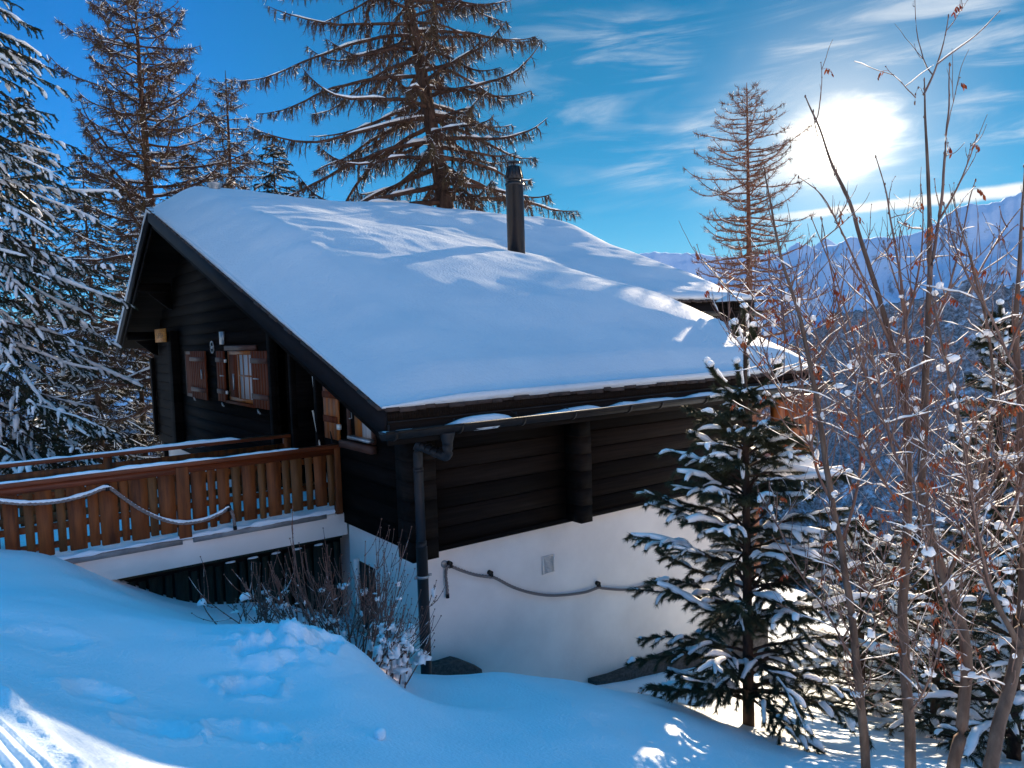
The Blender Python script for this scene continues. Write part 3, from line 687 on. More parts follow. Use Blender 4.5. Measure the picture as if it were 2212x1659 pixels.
# downpipe with its swan neck
PX, PY = 3.96, 7.21
ox = float(ony(966, 936, GYc)[0])
def bend(pts, r=.09, n=6):                   # round the corners of a polyline
    out = [np.array(pts[0], float)]
    for a, c, d in zip(pts[:-2], pts[1:-1], pts[2:]):
        a, c, d = map(lambda t: np.array(t, float), (a, c, d)); u1 = unit(a-c); u2 = unit(d-c)
        for s in np.linspace(0, 1, n): out.append((c+u1*r)*(1-s)**2+2*c*s*(1-s)+(c+u2*r)*s*s)
    out.append(np.array(pts[-1], float)); return out
dp = MB(); dp.tube(bend([(ox, GYc, -1.03), (ox, GYc, -1.245), (PX, PY-.01, -1.165), (PX, PY, -1.40), (PX, PY, -2.33)], .085), .054, 16)
DP = dp.build('downpipe', M_PIPE, H, smooth=True)
MB().lathe((ox, GYc, 0), [(.078, -.975), (.082, -.99), (.058, -1.08), (.0565, -1.11)], 18).build('outlet_funnel', M_PIPE, DP, smooth=True)
for t in (.25, .45, .62, .8):
    a = np.array((ox, GYc, -1.225))*(1-t)+np.array((PX, PY, -1.16))*t; d = unit(np.array((PX-ox, PY-GYc, .075)))
    MB().tube([a-d*.006, a+d*.006], .0575, 16).build('pipe_ring', M_PIPE, DP)
MB().tube([(PX, PY, -1.42), (PX, PY, -1.47)], .0575, 16).build('pipe_ring', M_PIPE, DP, smooth=False)
MB().tube([(PX, PY, -2.24), (PX, PY, -2.31)], .059, 16).build('pipe_ring', M_PIPE, DP, smooth=False)
MB().tube([(PX+.005, PY+.005, -2.31), (PX+.015, PY+.03, -4.4)], .063, 16).build('standpipe', M_PIPEB, DP, smooth=True)
cl = MB(); cl.lathe((PX+.007, PY+.01, 0), [(.066, -2.665), (.071, -2.665), (.071, -2.635), (.066, -2.635)], 20); cl.obox((PX-.08, PY+.01, -2.65), (.018, 0, 0), (0, .008, 0), (0, 0, .014)); cl.obox((PX+.10, PY+.01, -2.65), (.018, 0, 0), (0, .008, 0), (0, 0, .014))
cl.build('pipe_clamp', M_ZINC, DP)

# ---- snow on the roof
def seg_d(x, y, a, c):
    a = np.array(a); c = np.array(c); d = c-a; t = np.clip(((x-a[0])*d[0]+(y-a[1])*d[1])/(d@d), 0, 1)
    return np.hypot(x-a[0]-t*d[0], y-a[1]-t*d[1])
def ell(s, p=2.0): return (1-(1-np.clip(s, 0, 1))**p)**(1/2.0)
CHX, CHY = 9.46, 12.62
def roof_snow(x, y):
    dv = x-VX; dfar = np.minimum(np.minimum(seg_d(x, y, (FX, EY), (FX, BY)), seg_d(x, y, (FX, BY), (BX, BY))), seg_d(x, y, (BX, BY), (BX, 22.42)))
    dw = np.where(y < BY, seg_d(x, y, (FX, EY), (FX, BY)), np.minimum(seg_d(x, y, (FX, EY), (FX, BY)), 9))
    de = np.where(x < FX, y-EY, 9.0); dr = 22.42-y
    T = 0.80-0.075*np.clip(x-5.6, 0, 5)*smooth(9, 11.5, y)*(1-.55*smooth(14.0, 17.0, y))-0.16*smooth(11.8, 16.0, y)*(1-smooth(7, 9.5, x))+0.07*smooth(15.8, 17.3, y)
    side = ((x-11.0)*(1.8)+(y-10.2)*2.2)/2.84           # > 0 : beyond the drift line, towards the rear wing
    T = T-0.13*smooth(-.1, 1.0, side)*(1-smooth(13.6, 16, y))
    drift = np.exp(-(np.clip(side+.30, -9, 9)/0.55)**2)*smooth(8.3, 9.6, x)*(1-smooth(12.6, 13.6, y))
    T = T+0.09*drift-.21*smooth(8.4, 10.6, x)*(1-smooth(10.5, 12.6, y))
    T = T-0.10*np.exp(-((x-10.9)**2+(y-12.2)**2)/1.3**2)
    t = T*(0.06+0.94*np.clip(.80*smooth(-.22, 1.15, dv)+.20*ell(dv/1.1)-.02, 0, 1))*(0.10+0.13*smooth(0, .55, de)+0.77*np.clip((de-.15)/4.9, 0, 1)**.85)*(0.22+0.78*ell(dfar/.95))*(0.2+0.8*ell(dr/1.2))
    t = t+0.10*np.exp(-((y-8.9)/0.9)**2)*smooth(4.4, 6, x)*(1-smooth(9.5, 10.8, x))*.35
    w_ = fbm(x*.55, y*.8, 41, 3)*.07+fbm(x*1.3+y*.5, y*2.4, 43, 3)*.030*smooth(9.5, 11.5, y)*(1-smooth(9.0, 10.2, x))
    t = t+w_*ell(dv/1.2)*np.clip(de/1.5, 0, 1)*ell(dfar/.8)
    r = np.hypot(x-CHX, y-CHY)
    t = t-0.10*np.exp(-(r/.34)**2)
    r = np.hypot(x-VPX, y-VPY); t = t-.22*np.exp(-(r/.16)**4)
    a = y-RY; soft = 1.0                                  # round the ridge over
    base = np.where(True, RZ-(np.sqrt(a*a+soft*soft)-soft)*np.where(a < 0, SN, SF)*1.0-np.where(a < 0, SN, SF)*soft*.0, 0)
    rz = np.where(np.abs(a) < 4, np.minimum(base-0.0, roof_z(y)+.35), roof_z(y)+soft*np.where(a < 0, SN, SF))
    k = smooth(.6, 4.0, np.abs(a))
    rz = (base)*(1-k)+(roof_z(y))*k
    rz = np.minimum(rz, roof_z(y)+.25)-.17*np.exp(-(a/1.2)**2)*0
    return np.maximum(rz, roof_z(y)-.001)*0+roof_z(y)-np.exp(-(a/.75)**2)*.16+np.maximum(t, .012)
VPX, VPY = [float(c) for c in onz(465, 424, 3.18)[:2]]
xs = np.concatenate([VX-.02+np.linspace(0, 1, 40)**1.7*1.4, np.linspace(VX+1.42, FX-.9, 130), np.linspace(FX-.88, FX-.006, 34), np.linspace(FX+.03, BX+.02, 60)])
ys = np.concatenate([EY-.045+np.linspace(0, 1, 26)**1.5*.9, np.linspace(EY+.9, 22.44, 230)])
U_, V_ = np.meshgrid(xs, ys, indexing='ij'); Z_ = roof_snow(np.clip(U_, VX, BX), np.clip(V_, EY, 22.42))
nx_, ny_ = U_.shape; ok = ~((U_ > FX) & (V_ < BY-.04))
top = np.stack([U_, V_, Z_], -1); bot = top.copy(); bot[..., 2] = roof_z(V_)+.004
idx = np.arange(nx_*ny_).reshape(nx_, ny_)
cell = ok[:-1, :-1] & ok[1:, :-1] & ok[1:, 1:] & ok[:-1, 1:]
qa = np.stack([idx[:-1, :-1], idx[1:, :-1], idx[1:, 1:], idx[:-1, 1:]], -1)[cell]
from collections import Counter
ed = Counter()
E_ = np.concatenate([qa[:, [0, 1]], qa[:, [1, 2]], qa[:, [2, 3]], qa[:, [3, 0]]])
key = set(map(tuple, E_.tolist())); bd = np.array([e for e in key if (e[1], e[0]) not in key])
nt_ = nx_*ny_
skirt = np.stack([bd[:, 1], bd[:, 0], bd[:, 0]+nt_, bd[:, 1]+nt_], 1)
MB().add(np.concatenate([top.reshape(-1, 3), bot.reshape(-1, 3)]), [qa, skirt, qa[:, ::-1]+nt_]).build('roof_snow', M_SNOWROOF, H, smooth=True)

# chimney, ridge vent, rear vent stack
cz = float(roof_snow(np.array(CHX), np.array(CHY))); r = .185
ch = MB(); ch.lathe((CHX, CHY, 0), [(r, cz-.5), (r, 3.10), (r+.012, 3.10), (r+.012, 3.15), (r-.03, 3.17)], 28); CH = ch.build('chimney', M_CHIM, H, smooth=False)
for p_ in CH.data.polygons: p_.use_smooth = abs(p_.normal.z) < .5
MB().lathe((CHX, CHY, 0), [(r-.055, 3.16), (r-.055, 3.255)], 24).build('flue_neck', M_PIPEB, CH)
cw = MB(); cw.lathe((CHX, CHY, 0), [(r-.02, 3.225), (r-.008, 3.25), (r-.065, 3.50), (r-.075, 3.50)], 28)
for k in range(10):
    a = k*2*PI/10; c_, s_ = math.cos(a), math.sin(a)
    cw.prism([(CHX+c_*(r-.012)-s_*.012, CHY+s_*(r-.012)+c_*.012, 3.25), (CHX+c_*(r-.012)+s_*.012, CHY+s_*(r-.012)-c_*.012, 3.25), (CHX+c_*(r-.062)+s_*.008, CHY+s_*(r-.062)-c_*.008, 3.49), (CHX+c_*(r-.062)-s_*.008, CHY+s_*(r-.062)+c_*.008, 3.49)], (c_*.022, s_*.022, .004))
cw.build('cowl', M_PIPEB, CH)
cp = MB(); cp.lathe((CHX, CHY, 0), [(r-.055, 3.565), (r-.055, 3.59), (r-.075, 3.60)], 24); cp.tube([(CHX, CHY, 3.48), (CHX, CHY, 3.57)], .02, 6); cp.tube([(CHX-.05, CHY, 3.48), (CHX-.05, CHY, 3.57)], .008, 6); cp.build('cap_plate', M_PIPEB, CH)
VZ = float(roof_snow(np.array(VPX+.5), np.array(VPY+.3)))
MB().lathe((VPX, VPY, 0), [(.085, VZ-.6), (.085, VZ-.14), (.15, VZ+.0), (.16, VZ+.035), (.10, VZ+.045)], 14).build('ridge_vent', M_ZINC, H)
# rear vent stack with a snow hat, beyond the far verge
vs = at(1577, 690, 13.6); 
VS = MB().box((vs[0]-.13, vs[1]-.13, -3), (vs[0]+.13, vs[1]+.13, vs[2]+.12)).build('vent_stack', M_LOG, H)
hd = MB(); hd.box((vs[0]-.17, vs[1]-.17, vs[2]+.12), (vs[0]+.17, vs[1]+.17, vs[2]+.15))
for i in range(5):
    for (dx, dy) in ((1, 0), (0, 1)):
        hd.box((vs[0]-.15 if dx == 0 else vs[0]-.14+i*.062, vs[1]-.15 if dy == 0 else vs[1]-.14+i*.062, vs[2]+.15), (vs[0]-.13+ (0 if dx == 0 else .02+i*.062), vs[1]-.13+(0 if dy == 0 else .02+i*.062), vs[2]+.29))
hd.box((vs[0]-.12, vs[1]-.12, vs[2]+.15), (vs[0]+.12, vs[1]+.12, vs[2]+.29))
hd.box((vs[0]-.24, vs[1]-.24, vs[2]+.291), (vs[0]+.24, vs[1]+.24, vs[2]+.32)); hd.build('vent_head', M_LOG, VS)
MB().lathe((vs[0], vs[1], vs[2]+.32), [(.26, 0), (.24, .025), (.11, .10), (.02, .135)], 14).build('snow_cap', M_SNOWROOF, VS, smooth=True)

# rear wing: eave trim, gutter, walls
zB = float(roof_z(BY))
MB().box((FX, BY-.004, zB-.40), (BX, BY+.03, zB-.05)).build('fascia', M_LOG, H)
gutter(FX+.05, BX+.05, BY-.10, zB-.26, .08)
MB().box((FX, BY+.9, -6), (BX-.7, BY+1.0, zB+.1)).build('rear_wall', M_LOG, H)
MB().box((10.2, LY+.1, -6), (10.32, 20, -.4)).build('rear_wall', M_LOG, H)
MB().box((BX-.8, BY+.8, -6), (BX-.66, 21.5, .4)).build('rear_wall', M_LOG, H)
MB().box((BX-.22, BY+.05, -6), (BX-.04, BY+.23, zB-.3)).build('post', M_LOG, H)
MB().box((GX+.1, 21.9, -6), (13.4, 22.05, -.3)).build('rear_wall', M_LOG, H)
# sunlit balcony past the far corner
BAL = MB().box((10.36, 7.0, -2.42), (11.45, 9.5, -2.20)).build('balcony', M_PLASTER, H)
MB().box((10.40, 7.02, -1.20), (11.43, 7.12, -1.12)).build('balcony_rail', M_RAIL, BAL)
for k in range(5):
    MB().box((10.42+k*.195, 7.05, -2.18), (10.42+k*.195+.165, 7.075, -1.20)).build('balcony_board', M_SHUTO, BAL)
MB().box((10.38, 7.0, -2.199), (11.45, 9.4, -2.12)).build('balcony_snow', M_SNOWROOF, BAL)
MB().box((10.36, 7.03, -.95), (10.50, 7.17, -2.15)).build('post', M_SHUTO, H)

# windows on the gable
def shutter(parent, y0, y1, z0, z1, x=GX-.05, m=M_SHUT, battens=True):
    s_ = MB(); n = max(2, round((y1-y0)/.16)); w_ = (y1-y0)/n
    for k in range(n): s_.box((x, y0+k*w_+.002, z0), (x+.028, y0+(k+1)*w_-.002, z1))
    s_.box((x+.006, y0+.004, z0+.01), (x+.024, y1-.004, z1-.01))
    S_ = s_.build('shutter', m, parent)
    return S_
def battens(S_, y0, y1, zs, x=GX-.05, m=M_BATTEN):
    for z in zs: MB().box((x-.022, y0+.02, z-.045), (x-.001, y1-.02, z+.045)).build('batten', m, S_)
def frame(y0, y1, z0, z1, x=GX-.03, t=.07, m=M_FRAME, name='frame', parent=None, dep=.06):
    f_ = MB(); f_.box((x, y0, z0), (x+dep, y0+t, z1)); f_.box((x, y1-t, z0), (x+dep, y1, z1)); f_.box((x, y0+t, z0), (x+dep, y1-t, z0+t)); f_.box((x, y0+t, z1-t), (x+dep, y1-t, z1)); return f_.build(name, m, parent)
W2 = frame(13.28, 14.90, -1.08, -.13, name='window', parent=H, dep=.05)
MB().box((GX-.022, 13.35, -1.01), (GX-.016, 14.2, -.20)).build('curtain', M_CURT, W2)
MB().box((GX-.028, 13.34, -1.02), (GX-.024, 14.22, -.19)).build('pane', M_GLASS, W2) if False else None
f_ = MB()
for y in (13.62, 13.93): f_.box((GX-.036, y-.012, -1.01), (GX-.024, y+.012, -.20))
f_.box((GX-.037, 13.35, -.60), (GX-.0235, 14.2, -.57)); f_.box((GX-.04, 14.17, -1.02), (GX-.02, 14.25, -.19)); f_.build('glazing_bar', M_FRAME, W2)
MB().box((GX-.035, 14.25, -1.01), (GX-.016, 14.83, -.20)).build('casement', M_SHUT, W2)
MB().box((GX-.06, 14.50, -.86), (GX-.036, 14.53, -.56)).build('handle', M_ZINC, W2)
MB().box((GX-.10, 13.2, -1.13), (GX-.012, 14.95, -1.085)).build('window_sill', M_SHUT, W2)
MB().box((GX-.06, 13.1, -.12), (GX-.012, 15.0, -.03)).build('lintel', M_BATTEN, W2)
S_ = shutter(W2, 12.37, 13.27, -1.12, -.13, GX-.09); battens(S_, 12.37, 13.27, (-.30, -.92), GX-.09)
MB().box((GX-.118, 12.85, -.62), (GX-.093, 13.12, -.60)).build('shutter_latch', M_ZINC, S_)
S_ = shutter(W2, 14.95, 15.50, -1.12, -.13, GX-.09); battens(S_, 14.95, 15.50, (-.30, -.92), GX-.09)
MB().box((GX-.118, 14.98, -.62), (GX-.093, 15.2, -.60)).build('shutter_latch', M_ZINC, S_)
for z in (-.32, -.93): MB().box((GX-.10, 14.87, z-.03), (GX-.06, 14.92, z+.03)).build('hinge', M_WHITE, W2)
W1 = frame(16.6, 18.35, -1.16, -.13, name='window', m=M_BATTEN, parent=H, dep=.05)
MB().box((GX-.028, 17.62, -1.09), (GX-.016, 18.28, -.20)).build('casement', M_SHUT, W1)
S_ = shutter(W1, 16.35, 17.62, -1.16, -.13, GX-.09); battens(S_, 16.35, 17.62, (-.30, -.96), GX-.09)
MB().box((GX-.118, 16.62, -.72), (GX-.093, 16.65, -.52)).build('shutter_latch', M_ZINC, S_)
for y in (17.3, 15.1, 12.9): MB().tube([(GX-.12, y, -1.20), (GX-.13, y, -1.14), (GX-.13, y-.12, -1.20)], .013, 6).build('shutter_dog', M_ZINC, W1 if y > 16 else W2)
W3 = frame(8.62, 9.42, -1.33, -.62, name='window', m=M_BATTEN, parent=H, t=.06, dep=.05)
MB().box((GX-.026, 8.68, -1.27), (GX-.018, 9.0, -.68)).build('curtain', M_CURT, W3)
MB().box((GX-.034, 8.95, -1.27), (GX-.018, 9.16, -.68)).build('casement', M_FRAME, W3)
MB().box((GX-.11, 8.62, -1.30), (GX-.012, 9.25, -1.26)).build('window_sill', M_ZINC, W3)
MB().box((GX-.10, 8.56, -1.44), (GX-.012, 9.56, -1.345)).build('sill_board', M_BATTEN, W3)
MB().tube([(GX-.09, 9.12, -.86), (GX-.09, 9.12, -1.02), (GX-.09, 9.2, -1.03)], .008, 6).build('handle', M_ZINC, W3)
S_ = shutter(W3, 9.56, 10.06, -1.36, -.55, GX-.09, M_SHUTO); battens(S_, 9.56, 10.06, (-.74, -1.08), GX-.09, M_SHUT)
MB().tube([(GX-.12, 9.72, -1.36), (GX-.14, 9.74, -1.24), (GX-.14, 9.69, -1.40)], .008, 6).build('shutter_hook', M_BLACK, S_)
MB().box((GX-.13, 9.46, -1.20), (GX-.09, 9.54, -1.13)).build('latch_block', M_WHITE, W3)
MB().box((GX-.05, 15.08, -.0), (GX-.014, 15.34, .25)).build('vent_grille', M_ZINC, H)
b = MB()
P = [(GX-.03, 15.98+.12*math.cos(a), -.05+.12*math.sin(a)) for a in np.linspace(0, 2*PI, 21)]; b.tube(P, .012, 6); b.obox((GX-.03, 15.98, -.05), (.01, 0, 0), (0, .05, 0), (0, 0, .03)); b.build('wall_ornament', M_ZINC, H)
# cellar window in the base, ventilation grille
cwn = MB(); cwn.box((GX+.052, 8.93, -3.95), (GX+.058, 9.40, -3.02)); CW = cwn.build('cellar_window', M_BLACK, H)
MB().box((GX+.03, 8.95, -3.93), (GX+.05, 9.14, -3.05)).build('shutter', M_BATTEN, CW)
MB().box((GX-.02, 9.40, -3.98), (GX+.059, 9.46, -2.99)).build('jamb', M_PLASTER, CW)
gr = MB(); gx0, gz0 = 6.12, -3.07
for (a, c) in (((-.10, -.12), (-.085, .12)), ((.085, -.12), (.10, .12)), ((-.085, -.12), (.085, -.105)), ((-.085, .105), (.085, .12))): gr.box((gx0+a[0], LY+.055, gz0+a[1]), (gx0+c[0], LY+.079, gz0+c[1]))
for k in range(9): gr.obox((gx0, LY+.068, gz0-.09+k*.0225), (.085, 0, 0), (0, .007, .006), (0, -.001, .002))
gr.build('vent_grille', M_PLASTER, H)

# sign on the gable post and two poles leaning in the porch
SG = tag(MB().box((GX-.285, 19.0, .10), (GX-.262, 20.2, .42)).build('name_sign', M_SIGN, origin=(GX-.27, 19.6, .26)), 'small yellow wooden sign board high on the dark gable post', 'sign')
ln = MB()
for k, (y, w_) in enumerate(((20.0, .05), (19.86, .07), (19.74, .05), (19.62, .06), (19.50, .05), (19.38, .07))): ln.box((GX-.289, y-w_, .20), (GX-.2855, y-w_+.02, .32)); ln.box((GX-.289, y-w_+.02, .20+.05*(k % 2)), (GX-.2855, y-.01, .225+.05*(k % 2)))
ln.build('lettering', M_BLACK, SG)
pl1 = tag(MB().tube([(GX-.02, 10.32, -2.36), (GX-.05, 10.62, .30)], .014, 8).build('pole', M_WHITE, origin=(GX-.02, 10.32, -2.36)), 'longer of the two thin pale poles leaning in the dark porch', 'pole')
pl2 = tag(MB().tube([(GX-.05, 10.0, -2.36), (GX-.10, 10.45, -1.0)], .012, 8).build('pole', M_WHITE, origin=(GX-.05, 10.0, -2.36)), 'shorter of the two thin pale poles leaning in the dark porch', 'pole')

# ------------------------------------------------------------------ footbridge, railings, screen, ropes
FB = thing('footbridge', 'white concrete footbridge leading from the slope to the chalet gable', 'footbridge', (2, 10.6, -2.7))
MB().box((-1.4, YB, -2.72), (GX+.05, 11.75, -2.40)).build('deck', M_PLASTER, FB, bevel=.01)
for x0, x1 in ((.72, 2.02), (2.15, 3.88)):
    MB().prism([(x0, YB-.035, -2.435), (x0, YB-.035, -2.37), (x0, YB+.06, -2.365), (x0, YB+.06, -2.398), (x0, YB-.002, -2.40), (x0, YB-.002, -2.435)], (x1-x0, 0, 0)).build('edge_cap', M_CONC, FB)
nx2, ny2 = 110, 30
uu, vv = np.meshgrid(np.linspace(-1.4, GX-.05, nx2), np.linspace(YB+.0, 11.72, ny2), indexing='ij')
zz = -2.36+.05*np.sin(np.clip((vv-YB)/.12, 0, PI/2))+fbm(uu*3, vv*3, 61, 3)*.05+.05*smooth(1.5, -.8, uu)
tp = np.stack([uu, vv, zz], -1).reshape(-1, 3); i = np.arange(nx2-1)[:, None]; j = np.arange(ny2-1)[None]; q = np.stack([i*ny2+j, (i+1)*ny2+j, (i+1)*ny2+j+1, i*ny2+j+1], -1).reshape(-1, 4)
MB().add(tp, [q]).build('deck_snow', M_SNOW, FB, smooth=True)
# ridge of snow on the lip, fallen between the boards
xs_ = np.linspace(.5, 4.0, 140); hh = .028*(1+1.6*fbm(xs_*5, xs_*0, 71, 3)); P = np.stack([xs_, np.full(140, YB+.0), np.full(140, -2.355)], 1)
v, q = tubes(P[None], np.full((1, 140), .045), 8, R2=np.maximum(hh, .008)[None]); MB().add(v, [q]).build('lip_snow', M_SNOW, FB, smooth=True)

def rail_snow(x0, x1, y, z, w_, h, seed, parent):
    n = int((x1-x0)/.04); xs = np.linspace(x0, x1, n); a = h*(1+1.1*fbm(xs*2.6, xs*0+seed, seed, 4)); a = np.maximum(a, .006)*np.clip(np.minimum(xs-x0, x1-xs)/.15+.1, 0, 1)
    P = np.stack([xs, y+.012*fbm(xs*2, xs*0, seed+5, 2), np.full(n, z)], 1)
    v, q = tubes(P[None], np.full((1, n), w_), 10, R2=a[None]); return MB().add(v, [q]).build('rail_snow', M_SNOW, parent, smooth=True)
NR = thing('railing', 'brown wooden railing on the near edge of the footbridge with rope hung on it', 'railing', (1.8, YB, -2.4))
MB().box((-1.5, YB-.07, -1.475), (4.12, YB+.06, -1.425)).build('top_rail', M_RAIL, NR, bevel=.006)
MB().box((-1.5, YB-.035, -1.56), (4.10, YB+.0, -1.477)).build('under_rail', M_RAIL, NR)
for z in (-1.62, -1.98, -2.19): MB().box((-1.5, YB-.006, z-.035), (4.08, YB+.034, z+.035)).build('cross_rail', M_BROWN, NR)
rail_snow(-1.5, 3.55, YB-.005, -1.43, .052, .036, 3, NR)
k5 = 1500/2212*0.5486
for (a, c) in ((10, 105), (135, 195), (205, 305), (325, 380), (390, 500), (510, 575), (577, 690), (700, 750), (755, 865), (867, 920), (925, 1025), (1117, 1205), (1215, 1260), (1270, 1340), (1355, 1405), (1415, 1495), (1508, 1550), (1560, 1640), (1650, 1690), (1700, 1765), (1785, 1825), (1835, 1905), (1912, 1950), (-100, -10), (-185, -115), (-300, -200), (-400, -320)):
    xa = float(ony(a*k5, 1100, YB-.03)[0]); xb = float(ony(c*k5, 1100, YB-.03)[0]); wide = (c-a) > 66
    zt = -1.50+rng.uniform(-.012, .006); zb = -2.275+rng.uniform(-.02, .015)
    if xb > 3.3: zb += .02
    n = 5; pr = [(xa+.006, YB-.032, zb+.01), (xa+.015, YB-.032, zb), (xb-.015, YB-.032, zb), (xb-.006, YB-.032, zb+.01), (xb, YB-.032, zt), (xa, YB-.032, zt)]
    MB().prism(pr, (0, .024, 0)).build('baluster', M_BROWN if wide or rng.random() < .35 else M_BROWN2, NR)
for a, c, zt in ((1030, 1105, -1.478), (1955, 1990, -1.43)):
    xa = float(ony(a*k5, 1080, YB-.05)[0]); xb = float(ony(c*k5, 1080, YB-.05)[0]); MB().box((xa, YB-.05, -2.36 if a < 1500 else -2.40), (xb, YB+.05, zt)).build('post', M_BROWN, NR, bevel=.006)
FRY = 11.5
FR = thing('railing', 'farther railing across the footbridge, snow along its handrail', 'railing', (1.8, FRY, -2.4))
MB().box((-2.2, FRY-.06, -1.485), (4.05, FRY+.07, -1.435)).build('top_rail', M_RAIL, FR, bevel=.006)
for z in (-1.62, -1.98, -2.19): MB().box((-2.2, FRY-.03, z-.045), (4.05, FRY+.005, z+.045)).build('cross_rail', M_BROWN, FR)
rail_snow(-2.2, 3.3, FRY, -1.44, .052, .034, 8, FR)
x = -2.1
for k in range(60):
    w_ = (.16 if k % 2 == 0 else .075)
    if x+w_ > 4.0: break
    MB().box((x, FRY+.006, -2.28), (x+w_, FRY+.03, -1.50+(-.14 if k % 2 == 0 else -.14))).build('baluster', M_BROWN if k % 2 == 0 else M_BROWN2, FR); x += w_+.05
for x in (-1.2, 1.5, 4.0): MB().box((x-.05, FRY-.045, -2.38), (x+.05, FRY+.045, -1.487)).build('post', M_BROWN, FR)
# handrail of the slope path, continuing the far railing down the hillside is out of view

SC = thing('board_screen', 'dark green vertical board screen closing the space under the footbridge', 'screen', (2.5, 9.95, -3.6))
MB().box((.6, 9.93, -2.80), (GX+.04, 9.99, -2.725)).build('rail', M_GREEN, SC)
MB().box((.6, 10.0, -4.2), (GX+.04, 10.03, -2.74)).build('backing', M_BLACK, SC)
x = .75; k = 0
while x < GX-.06:
    w_ = .155 if k % 2 == 0 else .075; w_ = min(w_, GX-.02-x)
    MB().box((x, 9.925+.0*k, -4.3), (x+w_, 9.945, -2.84+(-.03+.02*rng.random() if k % 2 else 0))).build('board', M_GREEN, SC)
    if k % 2 == 0 and 2.4 < x < 3.9:
        v, q = blobs([(x+w_/2, 9.93, -2.835)], [(w_*.45, .02, .014)], rng); MB().add(v, [q]).build('board_snow', M_SNOW, SC, smooth=True)
    x += w_+.035; k += 1

def rope(name, pts, r, label, holders, snow=False, y_off=0):
    pts = np.array(pts); n = 160
    # Catmull-Rom through the points
    P = np.vstack([2*pts[0]-pts[1], pts, 2*pts[-1]-pts[-2]]); out = []
    for i in range(1, len(P)-2):
        for t in np.linspace(0, 1, 14, endpoint=(i == len(P)-3)):
            a, b_, c, d = P[i-1:i+3]; out.append(.5*((2*b_)+(-a+c)*t+(2*a-5*b_+4*c-d)*t*t+(-a+3*b_-3*c+d)*t**3))
    C_ = np.array(out); L = np.r_[0, np.cumsum(np.linalg.norm(np.diff(C_, axis=0), axis=1))]
    s = np.linspace(0, L[-1], int(L[-1]/.006)); C_ = np.stack([np.interp(s, L, C_[:, i]) for i in range(3)], 1)
    T = unit(np.gradient(C_, axis=0)); A = unit(np.cross(T, np.array([0, 0, 1.0])+T*0+np.array([1e-3, 0, 0]))); B = np.cross(A, T)
    m = MB()
    for k in range(3):                        # three laid strands
        ph = s/(r*7.5)*2*PI+k*2*PI/3
        m.add(*(lambda v, q: (v, [q]))(*tubes((C_+A*(np.cos(ph)*r*.52)[:, None]+B*(np.sin(ph)*r*.52)[:, None])[None], np.full((1, len(s)), r*.56), 6)))
    R = thing(name, label, 'rope', C_[0]); m.build('strands', M_ROPE, R, smooth=True)
    e = MB(); e.tube([C_[-1], C_[-1]+T[-1]*.05], r*1.15, 10); e.build('end_cap', M_BLACK, R)
    for h in holders:
        h = np.array(h); hb = MB(); hb.tube([h+np.array([0, .05, .03]), h+np.array([0, -.01, .03])], .03, 12); hb.tube([h+np.array([-.02, 0, 0]), h+np.array([.02, 0, 0])], r*1.3, 10); hb.build('rope_holder', M_BLACK, R)
    if snow:
        d = C_[::3]; z = d.copy(); z[:, 2] += r*.9; sl = np.clip(1.2-np.abs(T[::3, 2])*1.3, 0, 1)
        rr = r*1.0*(1+.5*fbm(s[::3]*9, s[::3]*0, 5, 3))*np.clip(sl, .08, 1); v, q = tubes(z[None], rr[None]*1.05, 8, R2=rr[None]*.95); MB().add(v, [q]).build('rope_snow', M_SNOW, R, smooth=True)
    return R
ry = YB-.07
rope('rope', [ony(x, y, ry) for x, y in ((-120, 1088), (-60, 1080), (0, 1084), (60, 1088), (130, 1083), (190, 1068), (232, 1054), (262, 1072), (300, 1098), (345, 1120), (390, 1130), (440, 1124), (478, 1108), (494, 1098), (503, 1112), (507, 1136))], .021,
     'thick rope with snow on it draped in waves along the brown railing', [ony(232, 1056, ry), ony(494, 1100, ry)], snow=True)
wy = LY+.035
def wl(x, y): return ony(x, y, wy)
q8 = 800/2212*0.5486
def q_(x, y): return wl(1200*.5486+x*q8, 2100*.5486+y*q8)
r6 = 1700/2169*.5486
def r6_(x, y): return wl(1200*.5486+x*r6, 1300*.5486+y*r6)
rope('rope', [r6_(*p) for p in ((2170, 1215), (2080, 1245), (1950, 1275), (1755, 1278), (1620, 1303), (1500, 1297), (1477, 1293), (1400, 1318), (1260, 1333), (1150, 1322), (1050, 1292), (960, 1246), (930, 1240), (860, 1230), (790, 1208), (735, 1187), (716, 1190), (709, 1215), (710, 1250), (715, 1290), (717, 1325))], .019,
     'grey rope looped between black holders on the white base wall', [r6_(936, 1232), r6_(1477, 1284), r6_(732, 1186), r6_(1950, 1268)])
RP = tag(MB().lathe((0, 0, 0), [(.045, 0), (.045, .018), (.02, .02)], 18).build('rope_plate', M_ZINC), 'round pale wall plate at the hanging end of the grey rope', 'wall plate')
p_ = r6_(709, 1178); RP.location = (p_[0], LY+.079, p_[2]); RP.rotation_euler = (PI/2, 0, 0)

# a lump of snow that rolled down the bank
p_ = at(823, 1637, 4.6); gz = float(ground_z(p_[0], p_[1]))
v, q = blobs([(0, 0, 0)], [(.042, .042, .036)], np.random.default_rng(2), .12)
o = tag(MB().add(v, [q]).build('snowball', M_SNOW, smooth=True), 'small round lump of snow lying alone on the smooth bank', 'snowball'); o.location = (p_[0], p_[1], gz+.028)

# ------------------------------------------------------------------ trees
def frame_az(d): return math.atan2(d[1], d[0])
CAMR = unit(_r[:2]); CAMF = unit(_f[:2])

